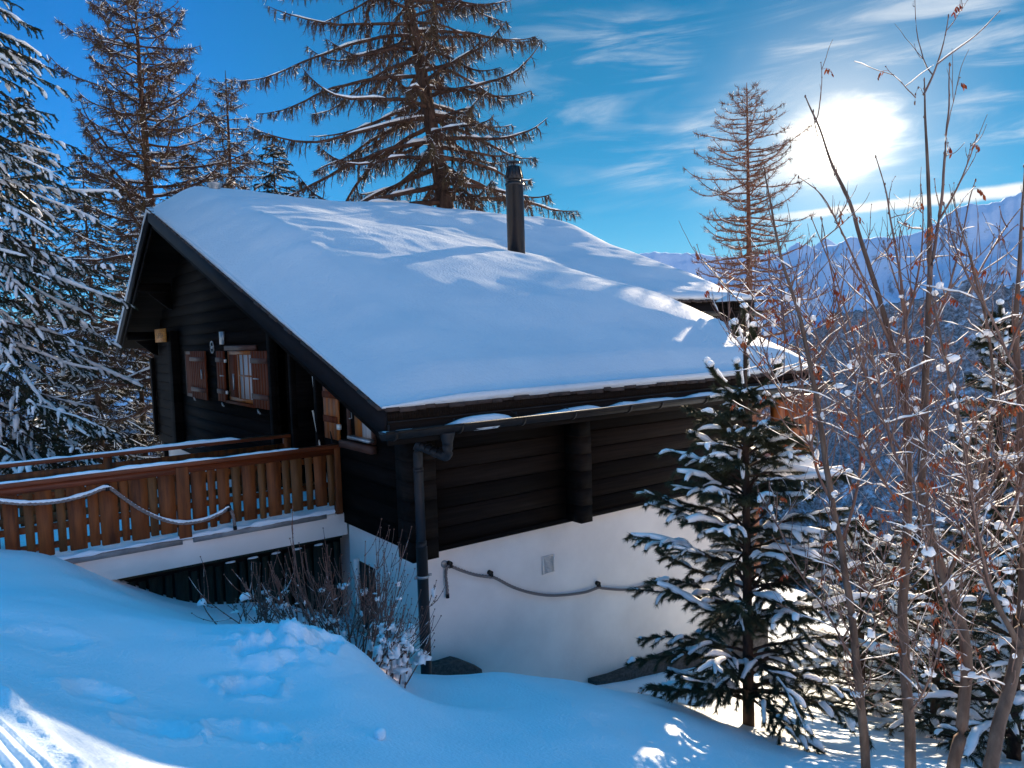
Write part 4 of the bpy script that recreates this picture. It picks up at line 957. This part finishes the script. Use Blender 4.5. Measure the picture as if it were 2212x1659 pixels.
def larch(name, label, base, H, seed, limb_len, e_out, hang, trunk_r, lean=(0, 0), first=.12, n_limbs=90, sec_den=9, twig=10, snow=.7, lichen=1.0, group=None, bias=None, thin=1.0, ztop_detail=1e9, up=0.0):
    """bare larch: trunk, limbs with hanging side shoots and short fine twigs, beard lichen, snow on the upper sides"""
    r = np.random.default_rng(seed); base = np.array(base, float)
    T = thing(name, label, 'tree', base, group)
    S = 26; s = np.linspace(0, 1, S)
    tp = np.stack([base[0]+lean[0]*s*H+.10*fbm(s*3, s*0, seed, 2)*s, base[1]+lean[1]*s*H+.10*fbm(s*3, s*0+5, seed, 2)*s, base[2]+s*H], 1)
    tr = trunk_r*(1-s)**.85+.012; tr[0] *= 1.35; tr[1] *= 1.1
    m = MB().tube(tp, tr, 12); m.build('trunk', M_BARK, T, smooth=True)
    wood = MB(); snw = MB(); lic = MB(); SECP = []; SECR = []
    for i in range(n_limbs):
        h = first+(1-first)*((i+r.random())/n_limbs)**.9
        if h > .985: continue
        c = np.array([np.interp(h, s, tp[:, k]) for k in range(3)]); az = i*2.39996+r.normal(0, .35)
        rel = (h-first)/(1-first)
        L = limb_len(rel)*(0.62+0.5*r.random())
        if bias: L *= 1+bias[1]*math.cos(az-bias[0])
        if L < .15: continue
        e0, e1, e2 = e_out(rel)
        n = 18; u = np.linspace(0, 1, n)
        e = np.where(u < .55, e0+(e1-e0)*(u/.55), e1+(e2-e1)*((u-.55)/.45)**1.3)+r.normal(0, .10)
        P = curve(c, az, L, e, n, r, .085)
        R = (np.interp(h, s, tr)*.29*min(1, L/2.2)+.006)*(1-u)**.8+.006*thin
        v, q = tubes(P[None], R[None], 6); wood.add(v, [q])
        v, q = snowcaps(P[None], R[None], r, 1.0, .85, snow); snw.add(v, [q])
        # side shoots
        ns = int(L*sec_den)+3; t = .10+.90*np.sort(r.random(ns)); B, Tn = sample(P, t)
        sd = np.where(r.random(ns) < .5, 1, -1); aa = np.arctan2(Tn[:, 1], Tn[:, 0])+sd*r.uniform(.5, 1.25, ns)
        Ls = (.20+.55*r.random(ns)**1.4)*min(1.0, .35+L/3.5)*(1.12-.75*t)*hang[2]
        E0 = r.uniform(hang[0]-.35, hang[0]+.35, ns); E1 = r.uniform(hang[1]-.35, hang[1]+.35, ns)
        Q = shoots(B, aa, Ls, E0, E1, 7, r, .13)
        u7 = np.linspace(0, 1, 7)[None]; RQ = (.0095+.006*r.random((ns, 1)))*thin*(1-.62*u7)*np.clip(Ls[:, None]/.4, .6, 1.3)
        SECP.append(Q); SECR.append(RQ)
    Q = np.concatenate(SECP); RQ = np.concatenate(SECR)
    v, q = tubes(Q, RQ, 4); wood.add(v, [q])
    v, q = snowcaps(Q, RQ, r, 1.0, .55*snow/.8, .5*snow+.08, minr=.003, k=4); snw.add(v, [q])
    # fine twigs on the side shoots
    M = len(Q); k = twig; idx = np.repeat(np.arange(M), k); t = r.random(len(idx)); x = t*5.99; ii = x.astype(int); f = (x-ii)[:, None]
    B = Q[idx, ii]*(1-f)+Q[idx, ii+1]*f; Tn = unit(Q[idx, ii+1]-Q[idx, ii])
    az = np.arctan2(Tn[:, 1], Tn[:, 0])+r.normal(0, 1.1, len(idx)); e0 = np.arcsin(np.clip(Tn[:, 2], -1, 1))*.6+r.normal(0, .45, len(idx))+up*.3
    L = r.uniform(.07, .24, len(idx)); W_ = shoots(B, az, L, e0, e0+r.uniform(-.1, .9, len(idx)), 4, r, .10)
    rr = np.linspace(1, .45, 4)[None]*(.0042*thin)*np.ones((len(idx), 1)); v, q = tubes(W_, rr, 3); wood.add(v, [q])
    v, t_ = needles(Q, r, 9, .030, .020, 1.0, .35); wood.add(v, [t_])                     # short knobbly spurs and cones
    wood.build('crown', M_TWIG, T, smooth=False)
    if lichen > 0:
        sel = Q[r.random(len(Q)) < .55*lichen]
        v, t_ = needles(sel, r, 7, .20, .022, .25, .1, down=1.0); lic.add(v, [t_]); lic.build('lichen', M_LICHEN, T)
    sel = W_[r.random(len(W_)) < .22*snow]
    if len(sel):
        P2 = sel.copy(); P2[..., 2] += .006; v, q = tubes(P2, np.full(sel.shape[:2], .0055*thin), 3); snw.add(v, [q])
    tag(snw.build('snow', M_SNOWT, T, smooth=True), kind='stuff')
    return T

def ground_at(p): return float(ground_z(np.array(p[0]), np.array(p[1])))
def stand(px, depth, py=760):
    p = at(px, py, depth); return np.array([p[0], p[1], ground_at(p)])

# T3: the big larch behind the ridge, leaning to the left
b3 = stand(1066, 24.0); zz = lambda px, py, d: at(px, py, d)
tipd = at(950, 0, 24.0)-at(1035, 480, 24.0)
ln3 = (tipd[0]/tipd[2], tipd[1]/tipd[2])
_left = math.atan2(-CAMR[1], -CAMR[0])
larch('larch_tree', 'great bare larch leaning behind the roof ridge, long limbs hung with lichen', b3, 22.0, 31, lambda t: 6.9*(1-t)**.34*np.clip(.80+t*1.0, 0, 1), lambda t: (-.22-.30*(1-t)+t*.55, -.62+.75*t, .25+.35*t),
      (-.90, -1.30, 1.25), .44, ln3, first=.20, n_limbs=165, sec_den=15, twig=9, snow=.26, lichen=1.2, thin=1.15, bias=(_left, .22))
# T2: the upswept larch beyond the gable peak
b2 = stand(358, 25.0)
larch('larch_tree', 'bare larch with upswept limbs standing beyond the gable peak', b2, 16.6, 52, lambda t: 4.5*(1-t)**.38*np.clip(.8+t*1.0, 0, 1), lambda t: (-.10+.35*t, .05+.60*t, .80+.45*t),
      (-.25, -.35, 1.15), .25, (-.02, .0), first=.16, n_limbs=130, sec_den=11, twig=9, snow=.38, lichen=1.0, thin=1.35, up=1.0)
# T5: the slim larch in front of the sun side of the valley
b5 = stand(1628, 33.0)
T5 = larch('larch_tree', 'slim pointed bare larch beside the low sun, seen past the roof end', b5, float(at(1610, 190, 33)[2]-b5[2]), 77, lambda t: np.minimum(3.0, 5.9*(1-t)**.5), lambda t: (-.20+.25*t, -.06+.40*t, .50+.45*t),
      (.02, .45, .85), .30, (-.004, .006), first=.38, n_limbs=200, sec_den=8, twig=6, snow=.18, lichen=.15, thin=1.3, up=.8)
for o_ in T5.children:
    if o_.name.startswith(('crown', 'trunk')): o_.data.materials[0] = M_BACKLIT

bq = stand(520, 31.0)
larch('larch_tree', 'smaller brownish larch half hidden behind the upswept one, its tip to the right', bq, float(at(518, 165, 31)[2]-bq[2]), 58, lambda t: np.minimum(3.2, 5.2*(1-t)**.6), lambda t: (-.15+.3*t, -.05+.4*t, .3+.4*t), (-.35, -.5, 1.1), .24, (0, 0), first=.25, n_limbs=130, sec_den=10, twig=7, snow=.45, lichen=.9, thin=1.3, up=.5)

def conifer(name, label, base, H, seed, Rmax, prof, droop, trunk_r, whorl, n_br, shoot, ndl, snow, first=.03, mat_n=None, group=None, sdens=11, detail=1.0, lean=(0, 0), cand=0, msw=1.25, mcov=.9):
    """spruce / pine: trunk, branches with drooping side shoots covered in needles, snow pads on the shoots"""
    r = np.random.default_rng(seed); base = np.array(base, float); T = thing(name, label, 'tree', base, group)
    S = 14; s = np.linspace(0, 1, S); tp = np.stack([base[0]+lean[0]*s*H, base[1]+lean[1]*s*H, base[2]-.2+s*(H+.2)], 1)
    tr = trunk_r*(1-s)**.9+.01
    MB().tube(tp, tr, 10).build('trunk', M_SPBARK, T, smooth=True)
    lim = MB(); Q = []; RQ = []; SN_ = []; MAINP = []; MAINR = []
    nw = int(H*(1-first)/whorl)
    for w in range(nw):
        h = first+(1-first)*(w+.5*r.random())/nw
        for b_ in range(n_br):
            az = w*1.1+b_*2*PI/n_br+r.normal(0, .28); hh = min(h+r.normal(0, .012), .985); rel = hh
            c = np.array([np.interp(hh, s, tp[:, k]) for k in range(3)])
            L = Rmax*prof(rel)*(.72+.45*r.random())
            if L < .06: continue
            d0, d1, d2 = droop(rel); n = 12; u = np.linspace(0, 1, n)
            e = np.where(u < .6, d0+(d1-d0)*u/.6, d1+(d2-d1)*(u-.6)/.4)+r.normal(0, .09)
            P = curve(c, az, L, e, n, r, .085); R = (.010+.012*min(L, 2)/2)*(1-u*.75)
            MAINP.append(P); MAINR.append(R)
            ns = max(3, int(L*sdens)); t = np.clip(.12+.88*(np.arange(ns)+r.random(ns)*.7)/ns, 0, .995); B, Tn = sample(P, t)
            sd = np.where(np.arange(ns) % 2 == 0, 1, -1); aa = np.arctan2(Tn[:, 1], Tn[:, 0])+sd*r.uniform(.45, 1.0, ns)
            Ls = shoot[0]*(.55+.6*r.random(ns))*(1.05-.62*t)*min(1, .4+L/1.2)
            el = np.arcsin(np.clip(Tn[:, 2], -1, 1)); qq = shoots(B, aa, Ls, el*.6+r.normal(shoot[1], .15, ns), el*.5+r.normal(shoot[2], .22, ns), 6, r, .07)
            Q.append(qq); RQ.append(np.repeat((np.linspace(.007, .004, 6))[None], ns, 0)); SN_.append(Ls)
            qq = P[None, -6:]; Q.append(qq); RQ.append(np.linspace(.007, .004, 6)[None])
    MP = np.stack(MAINP); MR = np.stack(MAINR); Q = np.concatenate(Q); RQ = np.concatenate(RQ)
    v, q = tubes(MP, MR, 5); lim.add(v, [q]); v, q = tubes(Q, RQ, 3); lim.add(v, [q]); lim.build('limbs', M_SPBARK, T)
    cr = MB(); v, t_ = needles(Q, r, ndl[0], ndl[1], ndl[2], ndl[3], ndl[4], down=ndl[5]); cr.add(v, [t_])
    v, t_ = needles(MP[:, 3:], r, int(ndl[0]*1.2), ndl[1], ndl[2], ndl[3], ndl[4], down=ndl[5]*.6); cr.add(v, [t_])
    sn = MB()
    if cand:                                  # stout upright candles round the leader
        CP = []; CR_ = []
        top = tp[-1]
        for k in range(cand):
            wl_, nn = (0, 4) if k < 4 else (1, 6); a = (k if k < 4 else k-4)*2*PI/nn+.5*wl_+r.normal(0, .18); dd = .36+.40*wl_
            c = np.array([np.interp(1-dd/H, s, tp[:, j]) for j in range(3)])
            P = shoots(c[None], np.array([a]), np.array([(.30, .54)[wl_]*r.uniform(.85, 1.15)]), np.array([(.75, .10)[wl_]]), np.array([(1.2, 1.35)[wl_]]), 9, r, .03)[0]; CP.append(P[3:])
            v, q = tubes(P[None], np.full((1, 9), .011), 5); cr.add(v, [q])
        CP.append(np.stack([tp[-1]+np.array([0, 0, z]) for z in np.linspace(-.30, .04, 6)]))
        CP = np.stack(CP); v, t_ = needles(CP, r, 900, .058, .0050, .85, .9); cr.add(v, [t_])
        v, q = tubes(CP, np.full(CP.shape[:2], .012), 5); cr.add(v, [q])
        for P in CP:                          # rounded caps of snow on the tips and along the lee side
            tip = P[-1]; v, q = blobs([tip+np.array([0, 0, .018])], [(.040, .040, .034)], r, .15); sn.add(v, [q])
            side = P[1:-1]+np.array([[.026, -.012, .010]])+r.normal(0, .005, (4, 3)); v, q = tubes(side[None], (np.full((1, 4), .020)*(0.7+.5*r.random((1, 4)))), 6); sn.add(v, [q])
    cr.build('needles', mat_n or M_NEEDLE, T)
    # snow: caps along shoots, fuller near the tips of the branches
    cov, wd, ht = snow; 
    sel = r.random(len(Q)) < cov
    Qs = Q[sel]; k = 9; 
    x = np.linspace(0, 1, k)*4.999; i0 = x.astype(int); f = (x-i0)[None, :, None]; P = Qs[:, i0]*(1-f)+Qs[:, np.minimum(i0+1, 5)]*f
    nz = r.normal(size=(len(P), k)); nz = (nz+np.roll(nz, 1, 1)+np.roll(nz, -1, 1))/3; amt = np.clip(.40+.85*r.random((len(P), 1))+.30*nz, .05, 1.6)*np.sin(np.linspace(.16, 1, k)*PI*.92)[None]**.55
    P = P.copy(); P[..., 2] += ht*.55*amt; v, q = tubes(P, wd*amt, 6, R2=ht*amt); sn.add(v, [q])
    sel = r.random(len(MP)) < cov*mcov; P = MP[sel][:, 3:].copy(); k = P.shape[1]; nz = r.normal(size=P.shape[:2]); nz = (nz+np.roll(nz, 1, 1)+np.roll(nz, -1, 1))/3; amt = np.clip(.8+.5*nz, .1, 1.6)*np.sin(np.linspace(.12, 1, k)*PI*.88)[None]**.5
    P[..., 2] += ht*.9*amt; v, q = tubes(P, wd*msw*amt, 7, R2=ht*1.2*amt); sn.add(v, [q])
    tag(sn.build('snow', M_SNOWT, T, smooth=True), kind='stuff')
    return T

cone = lambda t: (1-t)**.62
# T1: the big spruce at the left edge
b1 = stand(-85, 13.2)
conifer('spruce_tree', 'big dark spruce crowded with snow, filling the left edge', b1, 11.9, 5, 3.75, lambda t: (1-t)**.65, lambda t: (-.15-.25*(1-t), -.50+.25*t, -.28), .22, .25, 8, (.46, -.35, -.85), (85, .036, .0155, .9, .75, .2), (.27, .038, .031), msw=.9, mcov=.22, first=.05, sdens=13)
# darker spruces behind the gable
for k, (px, d, top, sd, R_, lab) in enumerate(((612, 29, 290, 9, 3.0, 'small dark spruce close behind the ridge between the two big larches'), (205, 33, 330, 10, 3.2, 'dark spruce in the thicket behind the upswept larch, nearest the gable'),
                                                 (90, 36, 210, 11, 3.6, 'dark spruce far back in the thicket, mostly hidden by the snowy spruce'), (300, 37, 400, 12, 3.2, 'shaded spruce low behind the gable peak, beside the larch trunk'), (430, 36, 330, 13, 3.2, 'shaded spruce behind the ridge left of the small spruce'))):
    bb = stand(px, d); Ht = float(at(px, top, d)[2]-bb[2])
    conifer('spruce_tree', lab, bb, Ht, 100+sd, R_, cone, lambda t: (-.05-.2*(1-t), -.35+.3*t, -.10), .16, .36, 8, (.60, -.2, -.5), (40, .07, .026, .9, .75, .08), (.22, .026, .022), sdens=8, mat_n=M_DUSK, group='dark spruces behind the chalet')
# T6: the young pine in front of the long wall
b6 = stand(1617, 7.55, 1555); b6[2] = float(at(1617, 1550, 7.55)[2])-.12
H6 = float(at(1614, 672, 7.55)[2]-b6[2])
lean6 = at(1612, 700, 7.55)-at(1620, 1500, 7.55)
conifer('pine_tree', 'young pine with candle-like top and thick snow pads before the chalet wall', b6, H6, 41, 1.09, lambda t: np.interp(t, (0, .08, .25, .45, .57, .68, .77, .81, .93, 1), (.75, .95, 1.0, .98, .90, .62, .34, .05, .0, .0)), lambda t: (.22+.55*t, -.08+.65*t, -.40+1.1*t), .055, .18, 8, (.34, .02, -.75), (230, .062, .0054, .8, 1.0, .35), (.30, .030, .027), mat_n=M_PINE, sdens=11, cand=10, first=.10, lean=(lean6[0]/lean6[2], lean6[1]/lean6[2]), msw=1.45)
# the pines at the right behind the rowans
for px, d, top, bot, sd, R_, lab in ((1985, 11.5, 1120, 1500, 64, 1.5, 'shaggy dark pine farthest behind the rowan stems'), (2190, 7.0, 1180, 1640, 65, 1.1, 'dark low pine in the lower right corner behind the leaning stem'), (2150, 8.6, 665, 1600, 61, .95, 'taller young pine behind the rowans at the right edge'), (1860, 9.8, 1120, 1545, 62, 1.15, 'low pine heaped with snow behind the left rowan stems'), (2020, 8.3, 1210, 1620, 63, 1.1, 'bushy low pine under snow in the middle of the rowan stems')):
    bb = at(px, bot, d); g = ground_at(bb); Ht = float(at(px, top, d)[2]-g); bb[2] = g
    conifer('pine_tree', lab, bb, Ht, sd, R_, lambda t: (1-t)**.6*np.clip(.7+1.0*t, 0, 1)+.03, lambda t: (.15+.5*t, -.12+.6*t, -.35+.9*t), .055, .19, 7, (.34, .05, -.50), (110, .062, .0060, .8, 1.0, .35), (.36, .036, .032), mat_n=M_PINE, sdens=10, cand=4, msw=1.6, first=.08)

# ------------------------------------------------------------------ rowans: traced stems, random side twigs
def rowan(label, base_px, depth, stems, seed, n_side=37, snowy=1.0, leaves=10):
    """stems: list of (points, r0, r1, ddepth): view points of a stem at a distance that varies a little"""
    r = np.random.default_rng(seed); b0 = at(*base_px, depth); b0[2] = ground_at(b0)
    T = thing('rowan_tree', label, 'tree', b0, 'bare rowans at the right'); tw = MB(); sn = MB(); lf = MB(); tr = MB(); ALL = []; ALLR = []
    for pts, r0, r1, dd in stems:
        n = len(pts); P = np.array([at(x, y, depth+dd*k/(n-1)+(0 if k else 0)) for k, (x, y) in enumerate(pts)])
        L = np.r_[0, np.cumsum(np.linalg.norm(np.diff(P, axis=0), axis=1))]; m = max(10, int(L[-1]/.07)); s = np.linspace(0, L[-1], m)
        C_ = np.stack([np.interp(s, L, P[:, i]) for i in range(3)], 1)
        for _ in range(3): C_[1:-1] = (C_[:-2]+2*C_[1:-1]+C_[2:])/4
        C_ += np.stack([fbm(s*2.2, s*0+i*7, seed+len(ALL), 2)*.020 for i in range(3)], 1)*np.clip(s/.3, 0, 1)[:, None]
        u = s/L[-1]; R = (r0*(1-u)**.8+r1*(1-(1-u)**.8))*(1+.07*fbm(s*9, s*0, seed, 2))
        (tr if r0 > .014 else tw).tube(C_, R, 9 if r0 > .014 else 6)
        ALL.append(C_); ALLR.append(R)
        bud = C_[int(m*.45):]; v, q = blobs(bud[::3]+r.normal(0, .004, bud[::3].shape), np.array([(.0048, .0048, .0095)])*np.ones((len(bud[::3]), 1)), r); tw.add(v, [q])
        v, q = blobs([C_[-1]], [(.006, .006, .014)], r); tw.add(v, [q])
    for q_i in range(5):                      # slender upright suckers between the stems
        par = ALL[r.integers(0, len(stems))]; B, _t = sample(par, r.uniform(.08, .30, 1)); L = np.minimum(r.uniform(.8, 2.2, 1), np.maximum(.6, (r.uniform(-.3, .75)-B[:, 2])/.95))
        C_ = shoots(B, r.uniform(0, 6.28, 1), L, r.uniform(.75, 1.1, 1), r.uniform(1.15, 1.5, 1), int(L[0]/.06), r, .018)[0]; u = np.linspace(0, 1, len(C_)); R = .0065*(1-u)+.0026
        tw.tube(C_, R, 6); v, q = blobs(C_[4::3]+r.normal(0, .003, C_[4::3].shape), np.array([(.0046, .0046, .009)])*np.ones((len(C_[4::3]), 1)), r); tw.add(v, [q]); v, q = blobs([C_[-1]], [(.0055, .0055, .013)], r); tw.add(v, [q])
        ALL.append(C_); ALLR.append(R)
    for C_, R in zip(ALL, ALLR):
        m = len(C_); k = max(2, int(n_side*m/40)); t = r.uniform(.12, .93, k); B, Tn = sample(C_, t); kp = r.random(k) < np.interp(B[:, 2], (-.6, .1, .7, 1.2), (1, .75, .22, .06)); kp[0] = True; B = B[kp]; t = t[kp]; k = len(B)
        az = r.uniform(0, 2*PI, k); e0 = r.uniform(.30, 1.25, k); L = r.uniform(.18, .85, k)*(1.15-.8*t)
        Q = shoots(B, az, L, e0, np.minimum(e0+r.uniform(-.1, .6, k), 1.5), 9, r, .15); rr = np.linspace(1, .42, 9)[None]*r.uniform(.0032, .0062, (k, 1)); v, q = tubes(Q, rr, 5); tw.add(v, [q])
        v, q = snowcaps(Q, rr, r, 1.1, 1.0, .45*snowy, minr=.0032, k=5); sn.add(v, [q])
        v, q = blobs(Q[:, ::2].reshape(-1, 3), np.full((len(Q)*5, 3), .0048), r); tw.add(v, [q])
        # a second order
        k2 = int(k*1.4)+1; ix = r.integers(0, k, k2); B2 = Q[ix, r.integers(2, 8, k2)]; az2 = az[ix]+r.normal(0, .9, k2); e2 = e0[ix]+r.normal(.25, .4, k2); L2 = r.uniform(.08, .38, k2)
        Q2 = shoots(B2, az2, L2, e2, e2+r.uniform(-.1, .5, k2), 6, r, .14); r2_ = np.linspace(1, .5, 6)[None]*np.full((k2, 1), .0028); v, q = tubes(Q2, r2_, 4); tw.add(v, [q])
        v, q = snowcaps(Q2, r2_, r, 1.15, 1.0, .36*snowy, minr=.003, k=4); sn.add(v, [q])
        # clods of snow caught in the forks
        kc = int(k*.15*snowy)
        if kc:
            ib = r.integers(0, k, kc); c_ = Q[ib, r.integers(0, 5, kc)]; ok_ = c_[:, 2] < .25; c_ = c_[ok_]; n_ = len(c_)
            if n_: v, q = blobs(c_+np.array([0, 0, .02]), np.stack([r.uniform(.012, .040, n_), r.uniform(.012, .04, n_), r.uniform(.011, .036, n_)], 1), r, .35); sn.add(v, [q])
        # withered leaves: drooping leaflets
        if leaves:
            nl = max(1, int(leaves*k/22)); ib = r.integers(0, k, nl); c_ = Q[ib, -2]
            for c0 in c_:
                na = r.integers(4, 9); st = shoots(np.repeat(c0[None], 1, 0), r.uniform(0, 6.3, 1), np.array([.09]), np.array([.4]), np.array([-1.5]), 6, r)[0]
                v, q = tubes(st[None], np.full((1, 6), .0012), 3); lf.add(v, [q])
                for k_ in range(na):
                    p0 = st[2+k_ % 4]; a = r.uniform(0, 6.3); d = unit(np.array([math.cos(a)*.45, math.sin(a)*.45, -1.0])); sdv = unit(np.cross(d, r.normal(size=3)))*.0075; l = r.uniform(.03, .055)
                    cu = np.cross(sdv, d)*.6
                    lf.add([p0, p0+d*l*.35+sdv, p0+d*l*.7+sdv*.8+cu, p0+d*l+cu, p0+d*l*.7-sdv*.8+cu, p0+d*l*.35-sdv], [[(0, 1, 2, 3), (0, 3, 4, 5)]])
    tr.build('trunk', M_ROWAN, T, smooth=True); tw.build('twigs', M_RTWIG, T, smooth=True); tag(sn.build('snow', M_SNOWT, T, smooth=True), kind='stuff')
    if leaves: lf.build('dry_leaves', M_LEAF, T)
    return T

rowan('leftmost rowan, its single thick stem rising just right of the young pine', (1870, 1680), 5.9, [
    ([(1872, 1700), (1862, 1560), (1850, 1440), (1835, 1320), (1815, 1180), (1796, 1075), (1775, 930), (1752, 800), (1722, 660), (1690, 560), (1668, 470), (1652, 360)], .036, .004, -.3),
    ([(1800, 1090), (1762, 1020), (1742, 900), (1730, 760), (1700, 640), (1660, 560)], .012, .003, .2),
    ([(1850, 1440), (1790, 1330), (1730, 1240), (1690, 1150), (1640, 1060)], .010, .003, .3),
    ([(1815, 1180), (1850, 1080), (1862, 960), (1850, 820), (1820, 700), (1790, 560), (1770, 470)], .012, .003, .25),
    ([(1775, 930), (1700, 850), (1630, 790), (1560, 690), (1530, 640)], .008, .002, .2),
    ([(1740, 760), (1650, 720), (1570, 620), (1518, 560)], .006, .002, -.2)], 1, leaves=9)
rowan('rowan whose straight stem rises tallest toward the sun', (1965, 1690), 5.6, [
    ([(1968, 1700), (1962, 1500), (1952, 1330), (1958, 1150), (1962, 1000), (1958, 900), (1930, 760), (1900, 640), (1868, 540), (1836, 440), (1800, 370), (1768, 270), (1740, 205)], .042, .004, .25),
    ([(1958, 900), (1962, 760), (1948, 620), (1932, 500), (1915, 420), (1892, 340)], .014, .003, .1),
    ([(1930, 760), (1880, 640), (1845, 560), (1812, 480), (1765, 400), (1725, 380)], .011, .003, -.1),
    ([(1962, 1000), (1900, 900), (1860, 780), (1830, 680), (1790, 560), (1752, 470)], .012, .003, -.2),
    ([(1768, 300), (1760, 265), (1757, 240)], .004, .003, 0), ([(1960, 1120), (1905, 1030), (1850, 960), (1800, 930)], .010, .003, -.3),
    ([(1932, 760), (1985, 620), (1996, 470), (1990, 400)], .010, .003, .2)], 2, leaves=9)
rowan('rowan with a crooked stem bending left near the ground', (2060, 1690), 5.3, [
    ([(2052, 1700), (2078, 1560), (2090, 1430), (2075, 1320), (2045, 1250), (2010, 1170), (1990, 1060), (1998, 900), (2004, 740), (2008, 560), (2004, 380), (2000, 250), (1999, 170)], .044, .004, .3),
    ([(2008, 600), (2030, 470), (2044, 330), (2050, 220), (2051, 138)], .013, .003, .1),
    ([(1999, 215), (1985, 180), (1978, 200), (1976, 222)], .0022, .001, 0),
    ([(2045, 1250), (2100, 1130), (2140, 980), (2150, 840), (2132, 700), (2100, 590), (2070, 480), (2058, 420)], .016, .003, -.2),
    ([(2004, 740), (2050, 640), (2076, 540), (2094, 430), (2110, 390)], .009, .003, .2),
    ([(2090, 640), (2130, 560), (2190, 470), (2230, 420)], .008, .003, .1),
    ([(1990, 1060), (1930, 980), (1905, 860), (1880, 760), (1866, 640)], .012, .003, -.3)], 3, leaves=8)
rowan('rightmost rowan, thick leaning stem cut by the edge of the view', (2170, 1690), 5.0, [
    ([(2130, 1700), (2160, 1560), (2205, 1400), (2216, 1200), (2208, 1000), (2196, 800), (2200, 600), (2206, 450), (2210, 360)], .046, .004, .3),
    ([(2205, 1400), (2140, 1280), (2110, 1150), (2090, 1000), (2060, 860), (2030, 720), (2010, 640)], .020, .003, .2),
    ([(2196, 800), (2140, 690), (2090, 600), (2060, 520), (2040, 440)], .010, .003, .1),
    ([(2208, 1000), (2260, 860), (2300, 700), (2330, 560)], .012, .003, 0),
    ([(2216, 1200), (2160, 1100), (2100, 1040), (2030, 1000)], .011, .003, -.2)], 4, leaves=7)

# ------------------------------------------------------------------ the bare shrub at the corner of the base
def shrub(label, centre, n, seed, hmin, hmax, spread, snowy, lean=(0, 0)):
    r = np.random.default_rng(seed); c = np.array(centre); c[2] = ground_at(c); T = thing('shrub', label, 'shrub', c, None); tw = MB(); sn = MB()
    B = c+np.stack([r.normal(0, spread, n), r.normal(0, spread*.7, n), np.zeros(n)], 1); B[:, 2] = ground_z(B[:, 0], B[:, 1])-.05
    az = np.arctan2(B[:, 1]-c[1]+lean[1], B[:, 0]-c[0]+lean[0])+r.normal(0, .6, n); L = r.uniform(hmin, hmax, n); e = r.uniform(.75, 1.45, n)
    Q = shoots(B, az, L, e, np.minimum(e+r.uniform(0, .35, n), 1.5), 10, r, .045); R = np.linspace(1, .38, 10)[None]*r.uniform(.0055, .009, (n, 1)); v, q = tubes(Q, R, 5); tw.add(v, [q])
    k = n*6; ix = r.integers(0, n, k); jj = r.integers(3, 9, k); B2 = Q[ix, jj]; Q2 = shoots(B2, az[ix]+r.normal(0, 1.0, k), r.uniform(.12, .45, k), e[ix]+r.normal(-.15, .3, k), np.minimum(e[ix]+.25, 1.45), 7, r, .05); r2_ = np.linspace(1, .5, 7)[None]*np.full((k, 1), .0042); v, q = tubes(Q2, r2_, 4); tw.add(v, [q])
    v, q = blobs(np.concatenate([Q[:, 2:].reshape(-1, 3), Q2[:, ::2].reshape(-1, 3)]), np.full((n*8+k*4, 3), .0066), r); tw.add(v, [q])
    nb = int(n*snowy); p = np.concatenate([Q[:, 2:7].reshape(-1, 3), Q2[:, 1:3].reshape(-1, 3)]); p = p[r.integers(0, len(p), nb)]; hgt = (p[:, 2]-c[2])
    p = p[r.random(len(p)) < np.clip(1.25-hgt/.9, .12, 1)]; m = len(p); sc = np.clip(1.25-(p[:, 2]-c[2])/1.1, .45, 1.2)[:, None]
    v, q = blobs(p, np.stack([r.uniform(.018, .055, m), r.uniform(.018, .05, m), r.uniform(.014, .060, m)], 1)*sc*r.uniform(.45, 1.15, (m, 1)), r, .6); sn.add(v, [q])
    v, q = snowcaps(Q2, r2_, r, 1.3, .5, .30, minr=.004, k=4); sn.add(v, [q])
    tw.build('twigs', M_SHRUB, T, smooth=True); tag(sn.build('snow', M_SNOWT, T, smooth=True), kind='stuff'); return T
shrub('reddish bare shrub in front of the cellar window at the base corner', at(768, 1435, 7.5), 40, 3, .7, 1.35, .15, 1.8, (.0, 0))
shrub('thin bare shrub poking from the snow by the green board screen', at(680, 1400, 7.6), 24, 4, .5, 1.2, .22, 1.4)
shrub('low shrub weighed down with snow against the downpipe', at(835, 1488, 6.7), 22, 5, .22, .50, .10, 6.5, (.3, -.1))
shrub('sparse dry stalks at the left foot of the board screen', at(535, 1352, 7.6), 9, 6, .3, .7, .10, 1.2)

# ------------------------------------------------------------------ the air: thin even haze down the valley
hz = MB().box((-6400, -6400, -680), (6400, 6400, 1000))
hm = bpy.data.materials.new('haze'); hm.use_nodes = True; hn = hm.node_tree; hn.nodes.clear()
ho = hn.nodes.new('ShaderNodeOutputMaterial'); hv = hn.nodes.new('ShaderNodeVolumePrincipled')
hv.inputs['Color'].default_value = (0.55, 0.72, 1.0, 1); hv.inputs['Density'].default_value = HAZE; hv.inputs['Anisotropy'].default_value = 0.1
hn.links.new(hv.outputs[0], ho.inputs['Volume'])
HZ = hz.build('haze', hm); tag(HZ, kind='stuff')
